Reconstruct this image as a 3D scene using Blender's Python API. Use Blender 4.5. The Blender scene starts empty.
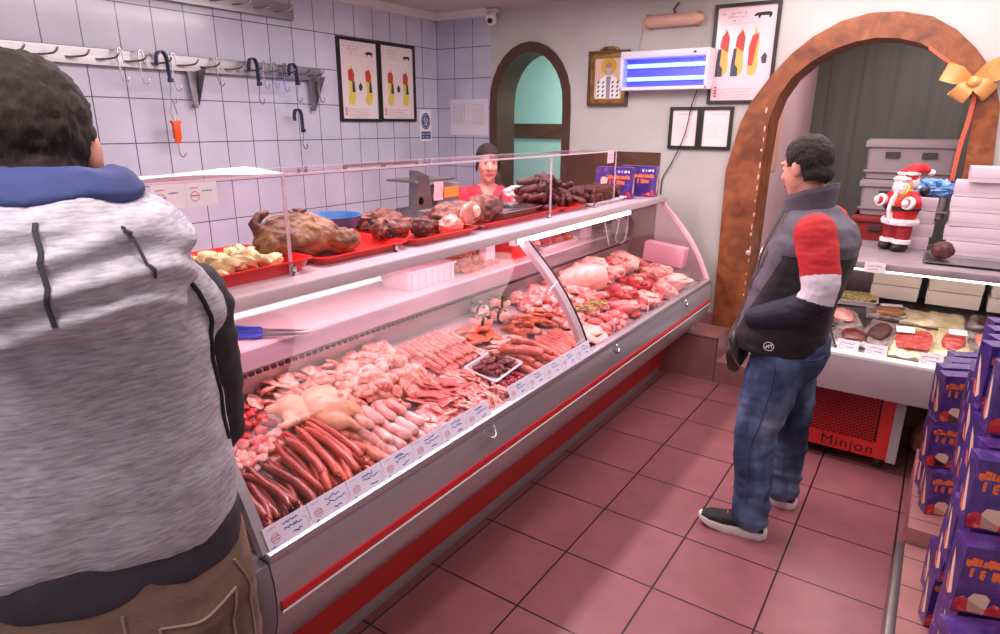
import bpy, bmesh, math, random
from mathutils import Vector as V, Matrix, noise, Quaternion
from math import sin, cos, pi, radians as R
random.seed(7)
SC = bpy.context.scene
COL = SC.collection

# ------------------------------------------------------------------ helpers
def lin(c):
    return tuple(((x/12.92) if x <= .04045 else ((x+.055)/1.055)**2.4) for x in (v/255 for v in c)) + (1,)

class MB:
    def __init__(s): s.bm = bmesh.new(); s.mi = 0
    def _f(s, vs):
        try:
            f = s.bm.faces.new(vs); f.material_index = s.mi; f.smooth = True; return f
        except ValueError: return None
    def poly(s, pts): return s._f([s.bm.verts.new(p) for p in pts])
    def box(s, c, d, rot=None, taper=1.0, bevel=0):
        c = V(c); vs = []
        for z in (-.5, .5):
            t = 1 if z < 0 else taper
            for x, y in ((-.5, -.5), (.5, -.5), (.5, .5), (-.5, .5)):
                p = V((x*d[0]*t, y*d[1]*t, z*d[2]))
                if rot: p = rot @ p
                vs.append(s.bm.verts.new(c+p))
        fs = [s._f([vs[i] for i in q]) for q in ((3,2,1,0), (4,5,6,7), (0,1,5,4), (1,2,6,5), (2,3,7,6), (3,0,4,7))]
        if bevel:
            es = list({e for f in fs for e in f.edges})
            r = bmesh.ops.bevel(s.bm, geom=es, offset=bevel, segments=2, profile=.6, affect='EDGES')
            for f in r['faces']: f.material_index = s.mi; f.smooth = True
        return s
    def loft(s, rings, cap=True, closed=False):
        rv = [[s.bm.verts.new(p) for p in r] for r in rings]
        n = len(rv[0]); m = len(rv)
        for i in range(m if closed else m-1):
            a, b = rv[i], rv[(i+1) % m]
            for j in range(n): s._f([a[j], a[(j+1) % n], b[(j+1) % n], b[j]])
        if cap and not closed:
            s._f(list(reversed(rv[0]))); s._f(rv[-1])
        return s
    def tube(s, pts, r, n=8, closed=False, flat=1.0, cap=True, round_ends=False):
        pts = [V(p) for p in pts]; m = len(pts)
        rr = list(r) if isinstance(r, (list, tuple)) else [r]*m
        if round_ends and not closed:
            d0 = (pts[0]-pts[1]).normalized(); d1 = (pts[-1]-pts[-2]).normalized()
            pre = [(pts[0]+d0*rr[0]*k, rr[0]*q) for k, q in ((.95, .3), (.75, .68), (.4, .92))]
            post = [(pts[-1]+d1*rr[-1]*k, rr[-1]*q) for k, q in ((.4, .92), (.75, .68), (.95, .3))]
            pts = [p for p, _ in pre]+pts+[p for p, _ in post]; rr = [q for _, q in pre]+rr+[q for _, q in post]; m = len(pts)
        rings = []; up = None
        for i in range(m):
            a = pts[(i-1) % m] if (closed or i > 0) else pts[i]
            b = pts[(i+1) % m] if (closed or i < m-1) else pts[i]
            t = (b-a)
            t = t.normalized() if t.length > 1e-9 else V((0, 0, 1))
            if up is None:
                up = V((0, 0, 1)) if abs(t.z) < .9 else V((1, 0, 0))
            u = (up - t*up.dot(t))
            u = u.normalized() if u.length > 1e-6 else t.orthogonal().normalized()
            up = u; w = t.cross(u)
            rings.append([pts[i]+(w*cos(2*pi*k/n)+u*sin(2*pi*k/n)*flat)*rr[i] for k in range(n)])
        return s.loft(rings, cap=cap, closed=closed)
    def cyl(s, p, q, r, r2=None, n=16): return s.tube([p, q], [r, r if r2 is None else r2], n)
    def lathe(s, prof, c=(0, 0, 0), n=24, rot=None, sx=1, sy=1):
        c = V(c); rings = []
        for r, z in prof:
            ring = []
            for k in range(n):
                p = V((r*cos(2*pi*k/n)*sx, r*sin(2*pi*k/n)*sy, z))
                ring.append(c+(rot @ p if rot else p))
            rings.append(ring)
        return s.loft(rings)
    def prism(s, poly, o, u, v, d):
        o, u, v, d = V(o), V(u), V(v), V(d)
        a = [s.bm.verts.new(o+u*x+v*y) for x, y in poly]; b = [s.bm.verts.new(o+u*x+v*y+d) for x, y in poly]
        n = len(poly)
        s._f(a); s._f(list(reversed(b)))
        for i in range(n): s._f([a[i], b[i], b[(i+1) % n], a[(i+1) % n]])
        return s
    def blob(s, c, r, seed=0, amp=.0, freq=1.0, sub=3, rot=None, flat=None, fn=None):
        c = V(c); g = bmesh.ops.create_icosphere(s.bm, subdivisions=sub, radius=1)
        so = V((seed*13.7, seed*7.3, seed*3.1))
        for v in g['verts']:
            d = v.co.copy()
            k = 1+amp*(noise.noise(d*freq+so)+.5*noise.noise(d*freq*2.3+so))
            p = V((d.x*r[0], d.y*r[1], d.z*r[2]))*k
            if fn: p = fn(p, d)
            if flat is not None and p.z < flat: p.z = flat+(p.z-flat)*.15
            if rot: p = rot @ p
            v.co = c+p
        for v in g['verts']:
            for f in v.link_faces: f.material_index = s.mi; f.smooth = True
        return s
    def sheet(s, grid):           # grid of points -> open surface
        rv = [[s.bm.verts.new(p) for p in r] for r in grid]
        for i in range(len(rv)-1):
            for j in range(len(rv[0])-1): s._f([rv[i][j], rv[i+1][j], rv[i+1][j+1], rv[i][j+1]])
        return s
    def addmesh(s, me, M=None):
        b2 = bmesh.new(); b2.from_mesh(me)
        if M: b2.transform(M)
        mp = {v: s.bm.verts.new(v.co) for v in b2.verts}
        for f in b2.faces: s._f([mp[v] for v in f.verts])
        b2.free(); return s
    def mesh(s, name, mats, sharp=.7, off=None):
        bm = s.bm
        bmesh.ops.recalc_face_normals(bm, faces=bm.faces)
        if off is not None: bmesh.ops.translate(bm, verts=bm.verts, vec=-V(off))
        bm.normal_update()
        for e in bm.edges:
            if len(e.link_faces) == 2 and e.calc_face_angle(0) > sharp: e.smooth = False
        me = bpy.data.meshes.new(name); bm.to_mesh(me); bm.free()
        for m in (mats if isinstance(mats, (list, tuple)) else [mats]): me.materials.append(m)
        return me

ORIG = {}
def _origin(p):
    while p is not None:
        if p.name in ORIG: return ORIG[p.name]
        p = p.parent
    return None
def link(name, me, parent=None, loc=None, rot=None):
    o = bpy.data.objects.new(name, me); COL.objects.link(o)
    if parent is not None: o.parent = parent
    if loc is not None: o.location = loc
    if rot is not None: o.rotation_euler = rot
    return o
def setp(o, label, cat, group=None, kind=None):
    if label: o['label'] = label
    if cat: o['category'] = cat
    if group: o['group'] = group
    if kind: o['kind'] = kind
    return o
def thing(name, label, cat, loc=(0, 0, 0), rz=0, group=None, world=False):
    o = bpy.data.objects.new(name, None); COL.objects.link(o)
    o.location = loc; o.rotation_euler = (0, 0, rz); o.empty_display_size = .05
    if world: ORIG[o.name] = V(loc)
    return setp(o, label, cat, group)
def part(name, mb, mats, parent, sharp=.7, label=None):
    o = link(name, mb.mesh(name, mats, sharp, _origin(parent)), parent)
    if label: o['label'] = label
    return o
def single(name, mb, mats, label, cat, group=None, kind=None, sharp=.7):
    bm = mb.bm; xs = [v.co for v in bm.verts]
    lo = [min(p[i] for p in xs) for i in range(3)]; hi = [max(p[i] for p in xs) for i in range(3)]
    b = V(((lo[0]+hi[0])/2, (lo[1]+hi[1])/2, lo[2]))
    o = link(name, mb.mesh(name, mats, sharp, b), None, b)
    return setp(o, label, cat, group, kind)
def struct(name, mb, mats, parent=None, sharp=.5):
    o = link(name, mb.mesh(name, mats, sharp), parent)
    if parent is None: o['kind'] = 'structure'
    return o
def dup(root, loc, rot=(0, 0, 0), label=None, group=None, scale=None):
    r = root.copy(); COL.objects.link(r); r.location = loc; r.rotation_euler = rot
    if scale: r.scale = scale
    if label: r['label'] = label
    if group: r['group'] = group
    for ch in list(root.children):
        c = ch.copy(); COL.objects.link(c); c.parent = r
        for g in ch.children:
            d = g.copy(); COL.objects.link(d); d.parent = c
    return r
def rz(a): return Matrix.Rotation(a, 3, 'Z')
def rx(a): return Matrix.Rotation(a, 3, 'X')
def ry(a): return Matrix.Rotation(a, 3, 'Y')
def bez(p0, p1, p2, p3, n=10):
    p0, p1, p2, p3 = map(V, (p0, p1, p2, p3)); out = []
    for i in range(n+1):
        t = i/n; out.append(p0*(1-t)**3+p1*3*t*(1-t)**2+p2*3*t*t*(1-t)+p3*t**3)
    return out
def spline(pts, n=6):
    pts = [V(p) for p in pts]; out = []
    for i in range(len(pts)-1):
        a = pts[max(i-1, 0)]; b = pts[i]; c = pts[i+1]; d = pts[min(i+2, len(pts)-1)]
        for k in range(n):
            t = k/n; out.append(.5*((2*b)+(c-a)*t+(2*a-5*b+4*c-d)*t*t+(3*b-a-3*c+d)*t**3))
    out.append(pts[-1]); return out
def text_into(mb, s, size, M, extrude=.0006, xs=1.0, spacing=1.0):
    cu = bpy.data.curves.new('lettering', 'FONT'); cu.body = s; cu.size = size; cu.extrude = extrude; cu.space_character = spacing
    cu.align_x = 'CENTER'; cu.align_y = 'CENTER'
    o = bpy.data.objects.new('lettering', cu); COL.objects.link(o)
    dg = bpy.context.evaluated_depsgraph_get(); me = bpy.data.meshes.new_from_object(o.evaluated_get(dg))
    bpy.data.objects.remove(o); bpy.data.curves.remove(cu)
    mb.addmesh(me, M @ Matrix.Diagonal((xs, 1, 1, 1))); bpy.data.meshes.remove(me)
def frameM(o, u, v):
    u, v = V(u).normalized(), V(v).normalized(); n = u.cross(v)
    M = Matrix.Identity(4)
    for i in range(3): M[i][0], M[i][1], M[i][2], M[i][3] = u[i], v[i], n[i], o[i]
    return M
def fuse(mb, voxel, it=4, name='fused'):
    me = bpy.data.meshes.new(name); bmesh.ops.recalc_face_normals(mb.bm, faces=mb.bm.faces); mb.bm.to_mesh(me); mb.bm.free()
    o = bpy.data.objects.new(name, me); COL.objects.link(o)
    m = o.modifiers.new('r', 'REMESH'); m.mode = 'VOXEL'; m.voxel_size = voxel
    s = o.modifiers.new('s', 'SMOOTH'); s.factor = .5; s.iterations = it
    dg = bpy.context.evaluated_depsgraph_get(); out = bpy.data.meshes.new_from_object(o.evaluated_get(dg))
    bpy.data.objects.remove(o); bpy.data.meshes.remove(me)
    return out
def meshpart(name, me, mats, parent, disp=None, matfn=None, loc=None, delfn=None, off=None):
    bm = bmesh.new(); bm.from_mesh(me); bpy.data.meshes.remove(me)
    if delfn:
        bmesh.ops.delete(bm, geom=[f for f in bm.faces if delfn(f.calc_center_median())], context='FACES')
    if disp:
        bm.normal_update()
        for v in bm.verts: v.co += v.normal*disp(v.co)
    for f in bm.faces:
        f.smooth = True; f.material_index = matfn(f.calc_center_median()) if matfn else 0
    if off is not None: bmesh.ops.translate(bm, verts=bm.verts, vec=-V(off))
    m2 = bpy.data.meshes.new(name); bm.to_mesh(m2); bm.free()
    for m in (mats if isinstance(mats, (list, tuple)) else [mats]): m2.materials.append(m)
    return link(name, m2, parent)

# ------------------------------------------------------------------ materials
def nt(m):
    m.use_nodes = True; return m.node_tree.nodes, m.node_tree.links, m.node_tree.nodes['Principled BSDF']
def ramp(N, stops, interp='LINEAR'):
    r = N.new('ShaderNodeValToRGB'); r.color_ramp.interpolation = interp
    while len(r.color_ramp.elements) < len(stops): r.color_ramp.elements.new(.5)
    for e, (p, c) in zip(r.color_ramp.elements, stops): e.position = p; e.color = c if len(c) == 4 else lin(c)
    return r
MATS = {}
def mat(name, stops, rough=.5, metal=0, scale=8, detail=4, stretch=None, bump=0, bscale=60, spec=.5, coat=0, dist=0, bstretch=None, coords='Object', emit=None, estr=0, alpha=1, var=0, aniso=None):
    """stops: one colour, or a list of (position, colour) for a noise ramp"""
    m = bpy.data.materials.new(name); N, L, B = nt(m)
    B.inputs['Roughness'].default_value = rough; B.inputs['Metallic'].default_value = metal
    B.inputs['Specular IOR Level'].default_value = spec; B.inputs['Coat Weight'].default_value = coat
    B.inputs['Coat Roughness'].default_value = .15
    tc = N.new('ShaderNodeTexCoord'); src = tc.outputs[coords]
    if isinstance(stops[0], (int, float)):
        B.inputs['Base Color'].default_value = lin(stops); colout = None
    else:
        mp = N.new('ShaderNodeMapping'); L.new(src, mp.inputs[0])
        if stretch: mp.inputs['Scale'].default_value = stretch
        oi = N.new('ShaderNodeObjectInfo'); vm = N.new('ShaderNodeVectorMath'); vm.operation = 'MULTIPLY_ADD'
        cb = N.new('ShaderNodeCombineXYZ')
        for i in range(3): L.new(oi.outputs['Random'], cb.inputs[i])
        vm.inputs[1].default_value = (9, 17, 5); L.new(cb.outputs[0], vm.inputs[0]); L.new(mp.outputs[0], vm.inputs[2])
        nz = N.new('ShaderNodeTexNoise'); nz.inputs['Scale'].default_value = scale; nz.inputs['Detail'].default_value = detail
        nz.inputs['Distortion'].default_value = dist
        L.new(vm.outputs[0], nz.inputs['Vector'])
        r = ramp(N, stops); L.new(nz.outputs['Fac'], r.inputs[0]); colout = r.outputs[0]
        if var:
            hs = N.new('ShaderNodeHueSaturation'); mr = N.new('ShaderNodeMapRange')
            mr.inputs['To Min'].default_value = 1-var; mr.inputs['To Max'].default_value = 1+var
            L.new(oi.outputs['Random'], mr.inputs[0]); L.new(mr.outputs[0], hs.inputs['Value']); L.new(colout, hs.inputs['Color']); colout = hs.outputs[0]
        L.new(colout, B.inputs['Base Color'])
    if bump:
        mp2 = N.new('ShaderNodeMapping'); L.new(src, mp2.inputs[0])
        if bstretch: mp2.inputs['Scale'].default_value = bstretch
        n2 = N.new('ShaderNodeTexNoise'); n2.inputs['Scale'].default_value = bscale; n2.inputs['Detail'].default_value = 5
        L.new(mp2.outputs[0], n2.inputs['Vector'])
        b = N.new('ShaderNodeBump'); b.inputs['Strength'].default_value = bump; b.inputs['Distance'].default_value = .01
        L.new(n2.outputs['Fac'], b.inputs['Height']); L.new(b.outputs[0], B.inputs['Normal'])
    if emit:
        B.inputs['Emission Color'].default_value = lin(emit); B.inputs['Emission Strength'].default_value = estr
    MATS[name] = m
    return m
def glass(name, tint=(255, 250, 252), refl=.9, rough=.02, haze=0.0):
    m = bpy.data.materials.new(name); N, L, B = nt(m)
    N.remove(B); out = N['Material Output']
    t = N.new('ShaderNodeBsdfTransparent'); t.inputs[0].default_value = lin(tint)
    g = N.new('ShaderNodeBsdfGlossy'); g.inputs['Roughness'].default_value = rough; g.inputs[0].default_value = (refl, refl, refl, 1)
    lw = N.new('ShaderNodeLayerWeight'); lw.inputs[0].default_value = .5
    pw = N.new('ShaderNodeMath'); pw.operation = 'POWER'; pw.inputs[1].default_value = 5; L.new(lw.outputs['Facing'], pw.inputs[0])
    f = N.new('ShaderNodeMath'); f.operation = 'MULTIPLY_ADD'; f.inputs[1].default_value = .7; f.inputs[2].default_value = .014; L.new(pw.outputs[0], f.inputs[0])
    mx = N.new('ShaderNodeMixShader'); L.new(f.outputs[0], mx.inputs[0]); L.new(t.outputs[0], mx.inputs[1]); L.new(g.outputs[0], mx.inputs[2])
    o = mx
    if haze:
        d = N.new('ShaderNodeBsdfDiffuse'); d.inputs[0].default_value = lin((245, 225, 235)); m2 = N.new('ShaderNodeMixShader')
        m2.inputs[0].default_value = haze; L.new(mx.outputs[0], m2.inputs[1]); L.new(d.outputs[0], m2.inputs[2]); o = m2
    L.new(o.outputs[0], out.inputs[0]); return m
def grid_mat(name, axes, origin, size, tile, tile2, mortar, msize, rough=.2, bump=.3, coat=0, nscale=3, spec=.5):
    m = bpy.data.materials.new(name); N, L, B = nt(m)
    g = N.new('ShaderNodeNewGeometry'); sp = N.new('ShaderNodeSeparateXYZ'); L.new(g.outputs['Position'], sp.inputs[0])
    cb = N.new('ShaderNodeCombineXYZ')
    for i in range(2):
        a = N.new('ShaderNodeMath'); a.operation = 'SUBTRACT'; a.inputs[1].default_value = origin[i]
        L.new(sp.outputs[axes[i]], a.inputs[0]); L.new(a.outputs[0], cb.inputs[i])
    br = N.new('ShaderNodeTexBrick'); br.offset = 0; br.squash = 1
    br.inputs['Scale'].default_value = 1; br.inputs['Brick Width'].default_value = size[0]; br.inputs['Row Height'].default_value = size[1]
    br.inputs['Mortar Size'].default_value = msize; br.inputs['Mortar Smooth'].default_value = .1; br.inputs['Bias'].default_value = 0
    br.inputs['Color1'].default_value = lin(tile); br.inputs['Color2'].default_value = lin(tile2); br.inputs['Mortar'].default_value = lin(mortar)
    L.new(cb.outputs[0], br.inputs['Vector'])
    nz = N.new('ShaderNodeTexNoise'); nz.inputs['Scale'].default_value = nscale; nz.inputs['Detail'].default_value = 6
    L.new(g.outputs['Position'], nz.inputs['Vector'])
    r = ramp(N, [(.3, (.82, .82, .82, 1)), (.7, (1, 1, 1, 1))]); L.new(nz.outputs['Fac'], r.inputs[0])
    mu = N.new('ShaderNodeMix'); mu.data_type = 'RGBA'; mu.blend_type = 'MULTIPLY'; mu.inputs[0].default_value = 1
    L.new(br.outputs['Color'], mu.inputs[6]); L.new(r.outputs[0], mu.inputs[7]); L.new(mu.outputs[2], B.inputs['Base Color'])
    B.inputs['Roughness'].default_value = rough; B.inputs['Coat Weight'].default_value = coat; B.inputs['Specular IOR Level'].default_value = spec
    b = N.new('ShaderNodeBump'); b.inputs['Strength'].default_value = bump; b.inputs['Distance'].default_value = .003; b.invert = True
    L.new(br.outputs['Fac'], b.inputs['Height']); L.new(b.outputs[0], B.inputs['Normal'])
    return m
def emis(name, c, s):
    m = bpy.data.materials.new(name); N, L, B = nt(m); B.inputs['Base Color'].default_value = lin(c)
    B.inputs['Emission Color'].default_value = lin(c); B.inputs['Emission Strength'].default_value = s; return m

M_wall = mat('painted_plaster', [(.3, (183, 178, 175)), (.7, (192, 188, 185))], .7, scale=3, bump=.05, bscale=90)
M_pinkwall = mat('pink_plaster', [(.3, (214, 178, 186)), (.7, (226, 192, 198))], .7, scale=2)
M_mint = mat('mint_paint', [(.3, (170, 208, 198)), (.7, (182, 216, 208))], .6, scale=2)
M_ceil = mat('ceiling_paint', (205, 196, 194), .8)
M_greenwall = mat('grey_green_panelling', [(.3, (98, 104, 98)), (.7, (112, 116, 110))], .5, scale=2, stretch=(6, 6, .3))
M_dado = mat('brown_dado_paint', [(.3, (74, 44, 30)), (.7, (96, 58, 40))], .45, scale=6, stretch=(1, 1, 3), bump=.1)
M_woodarch = mat('varnished_arch_wood', [(.25, (92, 48, 28)), (.5, (134, 74, 42)), (.75, (160, 96, 56))], .35, scale=7, detail=7, dist=1.2, bump=.15, bscale=30)
M_darkarch = mat('dark_brown_trim', [(.3, (66, 42, 32)), (.7, (84, 54, 40))], .45, scale=5)
M_tileL = grid_mat('glazed_wall_tile_side', (1, 2), (3.06-.2*60, 2.4517-.25486*20), (.2, .25486), (206, 205, 222), (213, 211, 226), (84, 84, 100), .0032, .16, .25)
M_tileB = grid_mat('glazed_wall_tile_back', (0, 2), (-2.486, 2.4517-.25486*20), (.2034, .25486), (192, 192, 214), (198, 198, 216), (84, 84, 100), .0032, .16, .25)
M_floor = grid_mat('dusky_pink_floor_tile', (0, 1), (-8, -8), (.4, .4), (146, 90, 94), (151, 94, 98), (40, 20, 26), .0042, .32, .3, nscale=7)
M_step = grid_mat('step_tile', (0, 2), (-8.05, -.075), (.4, .4), (158, 106, 104), (162, 109, 107), (70, 48, 46), .003, .35, .2, nscale=6)
M_ledge = grid_mat('ledge_tile', (0, 1), (-8.1, -8.22), (.4, .2), (176, 120, 116), (180, 124, 120), (60, 40, 40), .003, .4, .2, nscale=6)
M_steel = mat('brushed_steel', [(.3, (150, 148, 150)), (.7, (172, 170, 172))], .32, 1, scale=30, stretch=(1, .05, 1))
M_steeld = mat('dull_steel', [(.3, (126, 122, 126)), (.7, (146, 142, 146))], .42, .9, scale=20, stretch=(1, .1, 1))
M_chrome = mat('chrome_wire', (200, 200, 205), .18, 1)
M_alu = mat('case_grey_metal', [(.3, (168, 162, 168)), (.7, (180, 174, 180))], .34, .55, scale=12, stretch=(3, .1, 3))
M_capgrey = mat('grey_plastic', (120, 116, 124), .35)
M_darkgrey = mat('dark_grey_plastic', (58, 54, 60), .5)
M_black = mat('black_plastic', (22, 20, 22), .45)
M_red = mat('red_panel', [(.3, (190, 34, 34)), (.7, (206, 42, 40))], .38, scale=4)
M_redstripe = mat('red_stripe', (196, 30, 40), .35)
M_white = mat('white_plastic', (236, 232, 232), .4)
M_work = mat('white_worktop', [(.3, (236, 224, 220)), (.7, (244, 234, 230))], .4, scale=8)
M_tray = mat('red_plastic_tray', (222, 36, 30), .35, coat=.3)
M_glass = glass('clear_glass')
M_glassedge = glass('glass_pale_edge', (250, 235, 240), haze=.45)
M_glasspink = glass('end_glass', (255, 244, 248), haze=.12)
M_blacktrim = mat('black_frame', (24, 20, 20), .4)
M_paper = mat('white_paper', (238, 228, 232), .7)
M_blueink = mat('blue_ink', (54, 66, 160), .6)
M_redink = mat('red_ink', (206, 92, 100), .6)
M_greyink = mat('grey_ink', (120, 110, 116), .6)
M_navy = mat('navy_rubber', (34, 44, 84), .4)
M_orange = mat('orange_plastic', (232, 84, 30), .35)
M_blue = mat('blue_plastic', (46, 110, 168), .35)
# ------------------------------------------------------------------ camera
CAMP = V((1.49898, -1.74664, 1.81239)); F_PX = 635.56
def make_camera():
    f = V((-.53830866, .79094593, -.29090948)); r = V((.82557465, .56425583, .00646892)); u = V((-.16926394, .23668521, .95672871))
    cd = bpy.data.cameras.new('camera'); cd.sensor_width = 36; cd.lens = 36*F_PX/1000; cd.clip_start = .02
    o = bpy.data.objects.new('camera', cd); COL.objects.link(o)
    M = Matrix.Identity(4)
    for i in range(3): M[i][0], M[i][1], M[i][2], M[i][3] = r[i], u[i], -f[i], CAMP[i]
    o.matrix_world = M; SC.camera = o
make_camera()

# ------------------------------------------------------------------ room
LX, BY, CZ = -2.486, 3.06, 2.74
b = MB(); b.box((0, -.4, -.05), (6, 7.3, .1)); struct('floor', b, M_floor)
b = MB(); b.box((0, -.25, CZ+.05), (5.6, 7, .1)); struct('ceiling', b, M_ceil)
b = MB(); b.box((LX-.05, -.2, 1.37), (.1, 6.52, 2.74)); struct('wall_left', b, M_tileL)
b = MB(); b.box((2.65, -.2, 1.37), (.1, 6.52, 2.74)); struct('wall_right', b, M_wall)

door_in = [(-1.81, 0), (-1.81, 1.2), (-1.81, 1.95)] + [(-1.4825-.3275*cos(pi*k/14), 1.98+.405*sin(pi*k/14)) for k in range(1, 14)] + [(-1.155, 1.95), (-1.155, 1.2), (-1.155, 0)]
door_out = [(-1.885, 0), (-1.885, 1.2), (-1.885, 1.95)] + [(-1.4875-.3975*cos(pi*k/14), 1.99+.47*sin(pi*k/14)) for k in range(1, 14)] + [(-1.09, 1.95), (-1.09, 1.2), (-1.09, 0)]
arch_in = [(.43, .34), (.434, 1.0), (.436, 1.5), (.448, 1.85)] + [(x, z) for x, z in ((.49, 2.0), (.56, 2.12), (.66, 2.21), (.78, 2.28), (.9, 2.32), (1.02, 2.335), (1.14, 2.325), (1.26, 2.29), (1.38, 2.215), (1.48, 2.11), (1.55, 2.0))] + [(1.588, 1.85), (1.6, 1.5), (1.61, 1.0), (1.62, .34)]
arch_out = [(.225, .34), (.21, 1.0), (.2, 1.5), (.265, 1.83)] + [(x, z) for x, z in ((.33, 1.98), (.43, 2.13), (.54, 2.26), (.66, 2.36), (.81, 2.44), (.97, 2.475), (1.13, 2.47), (1.29, 2.43), (1.42, 2.35), (1.53, 2.245), (1.63, 2.12))] + [(1.70, 1.93), (1.735, 1.5), (1.74, 1.0), (1.75, .34)]
def arch_wall(b, x0, x1, openings, y0, y1, z0=0.0):
    cur = x0
    def slab(xa, xb, za, zb, za2=None, zb2=None):
        za2 = za if za2 is None else za2
        fr = [(xa, y0, za), (xb, y0, za2), (xb, y0, zb), (xa, y0, zb)]
        bk = [(x, y1, z) for x, y, z in fr]
        A = [b.bm.verts.new(p) for p in fr]; B_ = [b.bm.verts.new(p) for p in bk]
        b._f(A); b._f(B_[::-1])
        for i in range(4): b._f([A[i], B_[i], B_[(i+1) % 4], A[(i+1) % 4]])
    for op in openings:
        slab(cur, op[0][0], z0, CZ)
        for (xa, za), (xb, zb) in zip(op[:-1], op[1:]):
            if xb-xa > 1e-4: slab(xa, xb, za, CZ, zb, CZ)
        cur = op[-1][0]
    slab(cur, x1, z0, CZ)
b = MB(); arch_wall(b, -1.89, 2.6, [[p for p in door_in], [(x, max(z, .0)) for x, z in arch_in if True]], BY, BY+.24)
struct('wall_back', b, M_wall)
b = MB(); b.box((-2.19, BY+.12, 1.37), (.6, .24, 2.74)); struct('wall_back_tiled', b, M_tileB)
b = MB(); b.box((-2.455, -.2, 2.71), (.06, 6.5, .06)); b.box((-2.19, 3.03, 2.71), (.6, .06, .06)); struct('trim_1', b, M_white)
# brown painted dado between the doorway and the case end
b = MB(); b.box((-.697, BY-.008, .805), (.786, .016, 1.61)); struct('trim_2', b, M_dado)
def frame_ring(b, out, inn, y0, y1):
    n = len(out)
    for y in (y0, y1): pass
    A = [b.bm.verts.new((x, y0, z)) for x, z in out]; B_ = [b.bm.verts.new((x, y0, z)) for x, z in inn]
    C_ = [b.bm.verts.new((x, y1, z)) for x, z in inn]; D = [b.bm.verts.new((x, BY-.001, z)) for x, z in out]
    for i in range(n-1):
        b._f([A[i], A[i+1], B_[i+1], B_[i]]); b._f([B_[i], B_[i+1], C_[i+1], C_[i]]); b._f([D[i], D[i+1], A[i+1], A[i]])
    b._f([A[0], B_[0], C_[0], D[0]]); b._f([A[-1], D[-1], C_[-1], B_[-1]])
b = MB(); frame_ring(b, door_out, [(x+(.004 if x < -1.5 else -.004), z-.004) for x, z in door_in], BY-.02, BY+.26); struct('door_1', b, M_darkarch)
b = MB(); inn2 = [(x+(.004 if x < 1 else -.004), z-.004) for x, z in arch_in]; frame_ring(b, arch_out, inn2, BY-.03, BY+.28); struct('door_2', b, M_woodarch)
# rough chips of plaster along the inner edge of the arch post
b = MB()
for k in range(16):
    z = .62+k*.085+random.uniform(-.02, .02)
    b.blob((.43+random.uniform(-.004, .006), BY-.031, z), (random.uniform(.004, .008), .004, random.uniform(.008, .03)), k, .4, 2, 1)
b.blob((.425, BY-.035, .93), (.018, .012, .02), 3, .3, 2, 2)
struct('trim_3', b, mat('plaster_chips', (214, 176, 166), .8))

# room beyond the small doorway
b = MB(); b.box((-1.75, 4.75, 1.37), (3.2, .1, 2.74)); struct('wall_doorway_back', b, M_mint)
b = MB(); b.box((-3.3, 4.0, 1.37), (.1, 1.4, 2.74)); struct('wall_doorway_left', b, M_mint)
b = MB(); b.box((-.2, 4.0, 1.37), (.1, 1.4, 2.74)); struct('wall_doorway_right', b, M_mint)
b = MB(); b.box((-1.75, 4.69, 1.735), (3.0, .03, .16)); struct('trim_4', b, M_dado)
b = MB(); b.box((-1.75, 4.02, -.02), (3.1, 1.5, .04)); b.box((1.35, 4.3, .32), (2.5, 2.0, .04)); struct('floor_back_rooms', b, M_steeld)
# room beyond the big arch
b = MB(); b.box((.33, 4.2, 1.4), (.1, 1.8, 2.9)); struct('wall_arch_left', b, M_pinkwall)
b = MB(); b.box((1.5, 5.15, 1.4), (2.6, .1, 2.9))
for k in range(9): b.box((.5+k*.26, 5.095, 1.4), (.012, .012, 2.9))
struct('wall_arch_back', b, M_greenwall)
b = MB(); b.box((2.7, 4.2, 1.4), (.1, 1.9, 2.9)); struct('wall_arch_right', b, M_greenwall)
b = MB(); b.box((-.3, 4.2, 2.83), (6.2, 2.0, .06)); struct('ceiling_back_rooms', b, M_ceil)

# tiled steps up to the arch, skirting
b = MB(); b.box((-.17, 2.9, .17), (1.06, .32, .34)); struct('floor_step_high', b, M_step)
b = MB(); b.box((1.19, 2.9, .08), (1.66, .32, .16)); struct('floor_step_low', b, M_step)
b = MB(); b.box((.06, BY-.008, .385), (.34, .016, .09)); struct('baseboard_back', b, M_step)
# tiled ledge along the right with a metal nosing
b = MB(); b.box((2.11, .15, .075), (.97, 1.86, .15)); b.box((2.11, 1.5, .11), (.97, .82, .22)); struct('floor_ledge', b, M_ledge)
b = MB(); b.box((1.612, .15, .076), (.03, 1.87, .154), bevel=.004); struct('trim_5', b, M_steel)

# ------------------------------------------------------------------ light: ceiling tubes, added soft fill, case tube, shop front daylight
def area(name, loc, sx, sy, power, col, rot=(0, 0, 0)):
    l = bpy.data.lights.new(name, 'AREA'); l.shape = 'RECTANGLE'; l.size = sx; l.size_y = sy; l.energy = power; l.color = lin(col)[:3]
    o = bpy.data.objects.new(name, l); COL.objects.link(o); o.location = loc; o.rotation_euler = rot
    return o
area('ceiling_tube_aisle', (-.62, .7, 2.70), .16, 2.6, 88, (255, 238, 242))
area('ceiling_tube_shop', (.75, -1.75, 2.70), .16, 1.7, 32, (255, 238, 238))
area('soft_fill_shop', (1.25, 1.75, 2.70), 1.9, 2.4, 74, (255, 240, 240))  # added wide overhead fill for the far floor, not a real fixture
area('ceiling_lamp_doorway', (-1.4, 4.0, 2.7), .5, .5, 30, (240, 255, 250))
area('ceiling_lamp_arch', (1.3, 4.0, 2.72), .6, .4, 20, (255, 230, 230))
W = bpy.data.worlds.new('world'); SC.world = W; W.use_nodes = True
W.node_tree.nodes['Background'].inputs[0].default_value = lin((236, 234, 240)); W.node_tree.nodes['Background'].inputs[1].default_value = .7
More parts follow.
